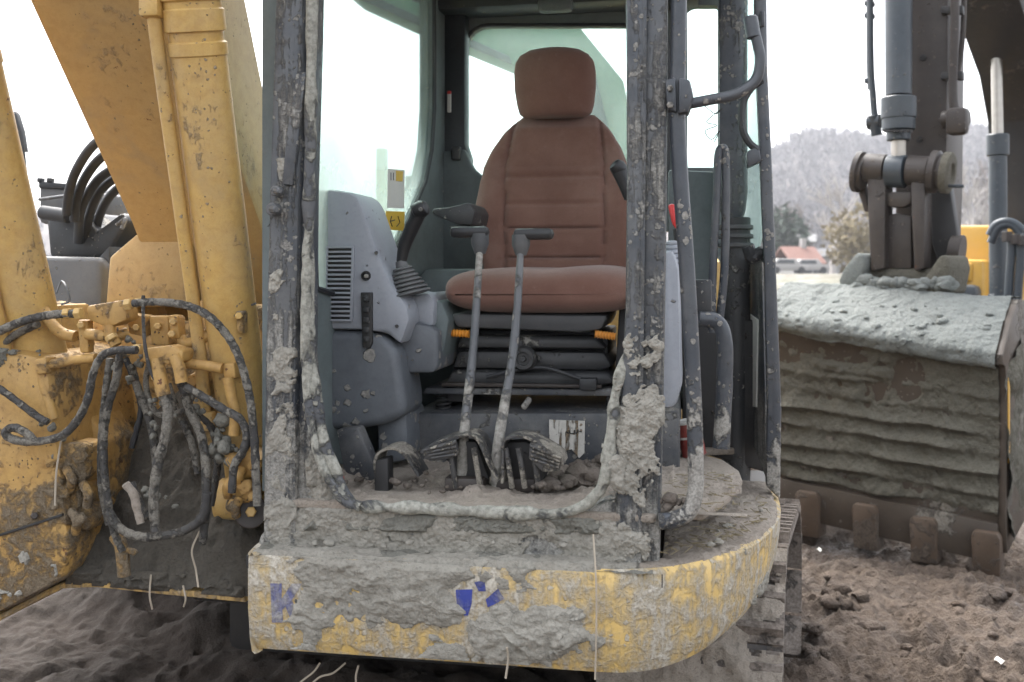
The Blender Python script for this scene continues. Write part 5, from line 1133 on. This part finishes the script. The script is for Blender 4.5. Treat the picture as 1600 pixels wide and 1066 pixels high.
crust('clay_skin', Ps, np.broadcast_to(np.array([1., 0, 0]), Ps.shape), thS, M['bucketmud'], bucket)
# teeth
M['tooth'] = mudpaint('tooth_steel', (.10, .068, .046), .36, .5, .6, col=(.095, .072, .054), col2=(.14, .11, .085), off=24, dust=.3)
for x in (1262, 1352, 1443, 1541):
    f = np.interp(x, [1225, 1560], [.12, 1]); 
    c0 = E2.v(x, np.interp(x, [1262, 1541], [768, 830]), -.03); cb = E2.v(x, np.interp(x, [1262, 1541], [830, 893]), -.02); hw = .070
    zt_, zb_ = c0.z, max(cb.z, .0)-.03
    tt_ = G().prism([(c0.x-hw, -.055, zt_-.03), (c0.x-hw*.8, -.055, zt_), (c0.x+hw*.8, -.055, zt_), (c0.x+hw, -.055, zt_-.03), (c0.x+hw*.95, -.03, zb_), (c0.x-hw*.95, -.03, zb_)], (0, .13, 0), .009, 2).mk('tooth', M['tooth'], bucket)
    continue
    pp_, nn_ = patch((c0.x-hw*.9, -.057, zb_+.02), (c0.x+hw*.9, -.057, zb_+.02), (c0.x+hw*.9, -.057, zt_-.02), (c0.x-hw*.9, -.057, zt_-.02), 36, 50)
    th_ = (fbm(pp_*8+x, 4, 240)-.52)*.10; crust('clay_skin', pp_, np.broadcast_to(np.array([0, -1., 0]), pp_.shape), th_, M['mudf'], bucket)
G().prism([(U0, -.012, .12), (U1, -.012, .03), (U1, -.012, .24), (U0, -.012, .34)], (0, .06, 0), .01).mk('lip_plate', M['bucket'], bucket)
# hinge ears
for xs in ([(1308, 440), (1318, 418), (1338, 394), (1350, 398), (1352, 418), (1345, 432), (1340, 450), (1315, 450)], [(1436, 450), (1446, 430), (1468, 398), (1480, 400), (1484, 420), (1476, 460), (1440, 460)]):
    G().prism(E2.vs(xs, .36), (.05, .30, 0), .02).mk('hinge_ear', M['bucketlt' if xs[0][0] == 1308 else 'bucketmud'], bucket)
G().cyl(E2.v(1338, 430, .5), E2.v(1478, 434, .5), .05, 20).mk('pin', M['bucketmud'], bucket)
g = G(); rg = np.random.default_rng(6)
for k in range(40):
    c0 = E2.v(rg.uniform(1335, 1480), rg.uniform(438, 452), .38); clod(g, tuple(c0), rg.uniform(.02, .06), k, True)
for k in range(60): f = rg.random(); i = int(rg.uniform(60, 112)); p = bpt(f, i); clod(g, (p[0], p[1]-.01, p[2]+.012), rg.uniform(.008, .028), k+90, True)
g.mk('clay_lumps', M['bucketlt'], bucket, kind='stuff', smooth=70, fix=False)
# stick
def vp(name, px, k, dv, mat, par, bev=.01): return G().prism(E2.vs(px, k), (0, dv, 0), bev).mk(name, mat, par)
stick = vp('stick', [(1394, -700), (1484, -700), (1481, 60), (1478, 300), (1474, 420), (1400, 420), (1396, 60)], .72, .42, M['rusty'], e2, .012)
G().cyl(E2.v(1392, 405, .9), E2.v(1500, 408, .9), .10, 26).mk('nose_boss', M['rusty'], stick)
bc0, bc1 = E2.v(1404, 150, .45), E2.v(1404, -420, .62)
cyb = G().lathe(bc0, bc1, [(0, .02), (0, .075), (1, .085), (1, .02)], 30).mk('bucket_cylinder', M['cyl2'], e2)
def ringc(y0, y1, r_, mat=M['cyl2']): return G().cyl(E2.v(1404, y0, .45), E2.v(1404, y1, .45), r_, 30, .006)
ringc(152, 186, .100).mk('gland', M['cyl2'], cyb); ringc(184, 204, .094).mk('gland', M['cyl2'], cyb); ringc(202, 220, .068).mk('gland', M['cyl2'], cyb)
ringc(216, 250, .042).mk('rod', M['chrome'], cyb)
for k in range(9): G().box(E2.v(1384+k*5, 205, .36), (.014, .02, .014), bevel=.002).mk('bolt', M['dark'], cyb)
G().lathe(E2.v(1384, 268, .45), E2.v(1418, 268, .45), [(0, .05), (.1, .098), (.9, .098), (1, .05)], 28).mk('rod_eye', M['cyl2'], cyb)
lk = G(); lk.cyl(E2.v(1352, 262, .45), E2.v(1384, 264, .45), .086, 26); lk.cyl(E2.v(1419, 266, .45), E2.v(1452, 268, .45), .088, 26)
for a, b in ((1352, 1384), (1420, 1446)):
    lk.prism(E2.vs([(a+2, 272), (b, 272), (b-2, 420), (a+8, 424), (a+4, 340)], .40), (0, .16, 0), .014)
lk.prism(E2.vs([(1378, 300), (1424, 300), (1424, 318), (1410, 324), (1392, 324), (1378, 318)], .43), (0, .1, 0), .01)
lk.prism(E2.vs([(1378, 338), (1400, 333), (1424, 338), (1424, 420), (1378, 420)], .47), (0, .08, 0), .01)
lk = lk.mk('bucket_link', M['rusty'], e2)
for a, b in ((1336, 1352), (1452, 1474)):
    G().lathe(E2.v(a, 268, .45), E2.v(b, 270, .45), [(0, .07), (.15, .125), (.6, .125), (.75, .105), (1, .105)], 30).mk('link_collar', M['rusty'], lk)
G().lathe(E2.v(1474, 270, .45), E2.v(1488, 271, .45), [(0, .12), (.8, .12), (1, .10), (1, .06), (.7, .05)], 30).mk('pin_cap', M['bucketmud'], lk)
G().tube([E2.v(1472, 290, .42), E2.v(1490, 291, .40), E2.v(1506, 291, .40)], .010, 8).mk('grease_pin', M['cyl2'], lk)
for px in ([(1336, 285), (1350, 290), (1358, 332), (1350, 330)], ):
    vp('side_link', px, .5, .10, M['rusty'], lk, .006)
vp('side_link', [(1452, 295), (1484, 290), (1500, 395), (1496, 420), (1470, 425), (1456, 380)], .62, .10, M['dark'], lk, .012)
G().cyl(E2.v(1486, 392, .66), E2.v(1504, 394, .66), .10, 24).mk('pin', M['rusty'], lk)
# steel lines along the stick
def e2tube(pts, k, r_, mat, par, name): return G().tube([E2.v(x, y, k) for x, y in pts], r_, 12).mk(name, mat, par)
e2tube([(1360, -300), (1360, 60), (1364, 150), (1367, 185)], .6, .020, M['cyl2'], stick, 'oil_line'); e2tube([(1355, -300), (1356, 60), (1358, 140)], .75, .010, M['cyl2'], stick, 'oil_line')
e2tube([(1492, -300), (1492, 20), (1489, 120), (1490, 160), (1496, 182)], .66, .026, M['rusty'], stick, 'oil_line'); e2tube([(1508, -300), (1506, 20), (1496, 120)], .8, .016, M['rusty'], stick, 'oil_line')
for y in (15, 118): vp('line_clamp', [(1470, y-5), (1504, y-7), (1504, y+7), (1470, y+6)], .68, .05, M['dark'], stick, .006)
for y in (5, 24, 126): vp('line_clamp', [(1350, y-4), (1364, y-4), (1364, y+4), (1350, y+4)], .66, .05, M['cyl2'], stick, .006)
q = G(); q.cyl(E2.v(1356, 192, .6), E2.v(1376, 190, .6), .045, 16); q.cyl(E2.v(1364, 180, .58), E2.v(1370, 212, .6), .032, 14); q.mk('line_elbow', M['cyl2'], stick)
q = G(); q.cyl(E2.v(1474, 188, .66), E2.v(1512, 184, .64), .055, 14); q.box(E2.v(1496, 190, .62), (.12, .10, .16), bevel=.03); q.cyl(E2.v(1498, 172, .62), E2.v(1500, 208, .62), .03, 10); q.mk('line_elbow', M['rusty'], stick)
for k, (x, y) in enumerate(((1442, 90), (1436, 218))): G().cyl(E2.v(x, y, .72), E2.v(x, y, .70), .02, 8).mk('bolt', M['dark'], stick)
# boom, lift cylinder and the yellow body behind
bprof2 = [(.75, 5.2), (1.6, 4.2), (2.34, 3.57), (2.75, 3.40), (3.27, 3.16), (3.58, 2.82), (3.70, 2.40), (3.74, 2.02), (3.78, 1.4), (4.3, 1.35), (4.35, 2.2), (4.2, 3.1), (3.7, 3.7), (2.6, 4.4), (1.2, 5.6)]
bo = G().prism([(.38, a, b) for a, b in bprof2], (.46, 0, 0), .02).mk('boom', M['dark'], e2)
c0, c1 = E2.v(1560, 470, 3.0), E2.v(1559, 226, 3.05); lc = G().lathe(c0, c1, [(0, .03), (0, .068), (1, .068), (1, .03)], 24).mk('lift_cylinder', M['cyl2'], e2)
G().cyl(E2.v(1559, 244, 3.05), E2.v(1559, 210, 3.05), .085, 24, .008).mk('gland', M['cyl2'], lc); G().cyl(E2.v(1559, 212, 3.05), E2.v(1556, 20, 3.1), .043, 20).mk('rod', M['chrome'], lc)
G().cyl(E2.v(1558, 460, 3.0), E2.v(1556, 620, 3.0), .068, 20).mk('cylinder_foot', M['cyl2'], lc)
body = G().prism([E2.v(x, y, 3.5) for x, y in [(1490, 352), (1588, 352), (1600, 640), (1486, 640), (1488, 405)]], (0, 1.2, 0), .04).mk('body', M['y2'], e2)
tb = G().prism([E2.v(x, y, 3.2) for x, y in [(1486, 405), (1536, 406), (1536, 462), (1540, 600), (1484, 600)]], (0, .5, 0), .035).mk('toolbox', M['y2'], body)
G().prism([E2.v(x, y, 3.18) for x, y in [(1490, 410), (1519, 411), (1519, 440), (1490, 440)]], (0, .03, 0), .02).mk('toolbox_lid', M['y2'], tb)
q = G(); q.cyl(E2.v(1502, 430, 3.18), E2.v(1502, 430, 3.14), .03, 12); q.box(E2.v(1502, 440, 3.15), (.05, .03, .12), bevel=.01); q.mk('latch', M['dark'], tb)
G().box(E2.v(1500, 462, 3.12), (.3, .2, .18), bevel=.05).mk('step', M['cyl2'], tb)
G().prism([E2.v(x, y, 4.4) for x, y in [(1570, 345), (1584, 280), (1600, 240), (1640, 240), (1640, 600), (1570, 600)]], (0, .8, 0), .04).mk('body', M['y2'], e2)
for k, pts in enumerate(([(1546, 368), (1556, 352), (1572, 346), (1586, 350), (1600, 362)], [(1548, 380), (1560, 356), (1580, 352), (1592, 366), (1594, 400)], [(1582, 372), (1580, 400), (1576, 460), (1574, 520)], [(1596, 378), (1594, 410), (1590, 470), (1588, 540)])):
    G().tube([E2.v(x, y, 2.75) for x, y in pts], .032, 10).mk('hose', M['cyl2'], e2)
for x, y in ((1574, 368), (1588, 372), (1598, 374)): G().cyl(E2.v(x, y-6, 2.72), E2.v(x, y+10, 2.72), .042, 6).mk('hose_nut', M['rusty'], e2)
for uu in (-.55, 1.35):
    tk = G().prism([(uu, a, b) for a, b in [(3.3, .12), (3.05, .35), (3.2, .72), (6.2, .78), (6.5, .4), (6.2, .05), (3.6, .0)]], (.5, 0, 0), .06).mk('track', M['dark'], e2)
G().box((.6, 4.8, .78), (1.6, 1.8, .4)).mk('slewing_ring', M['dark'], e2)

# ================================================================== the green excavator seen through the cab glass
E3 = Frame(.3, 9.0, 0)
e3 = empty('excavator', (.3, 9.6, 0), 0, label='green excavator whose bent boom shows through the cab rear window', cat='excavator')
def E3v(x, y, d): return Vector(((x-800)/F*d-.3, d-9.6, EYE-(y-HY)/F*d))
bm3 = G().prism([E3v(x, y, 9) for x, y in [(360, -170), (560, -3), (673, 48), (800, 100), (860, 122), (900, 160), (928, 230), (950, 420), (1010, 420), (1000, 260), (975, 126), (905, 40), (860, 28), (740, -30), (560, -110), (400, -230)]], (0, .45, 0), .02).mk('boom', M['green'], e3)
G().prism([E3v(x, y, 8.96) for x, y in [(560, -3), (673, 48), (800, 100), (796, 88), (673, 34), (562, -16)]], (0, .05, 0), .004).mk('boom_edge', M['tank'], bm3)
G().prism([E3v(x, y, 8.9) for x, y in [(905, 90), (925, 90), (975, 300), (950, 310)]], (0, .2, 0), .02).mk('lift_cylinder', M['cyl2'], e3)
bx3 = G().box((.75, .6, 1.35), (2.3, 2.6, .9), bevel=.06).mk('body', M['green'], e3)
for uu in (-.2, 1.7): G().prism([(uu-.25, a, b) for a, b in [(-1.2, .2), (-1.4, .45), (-1.2, .8), (2.4, .8), (2.6, .4), (2.4, .05), (-1.0, .0)]], (.5, 0, 0), .05).mk('track', M['dark'], e3)
# mirror of a machine beyond the boom
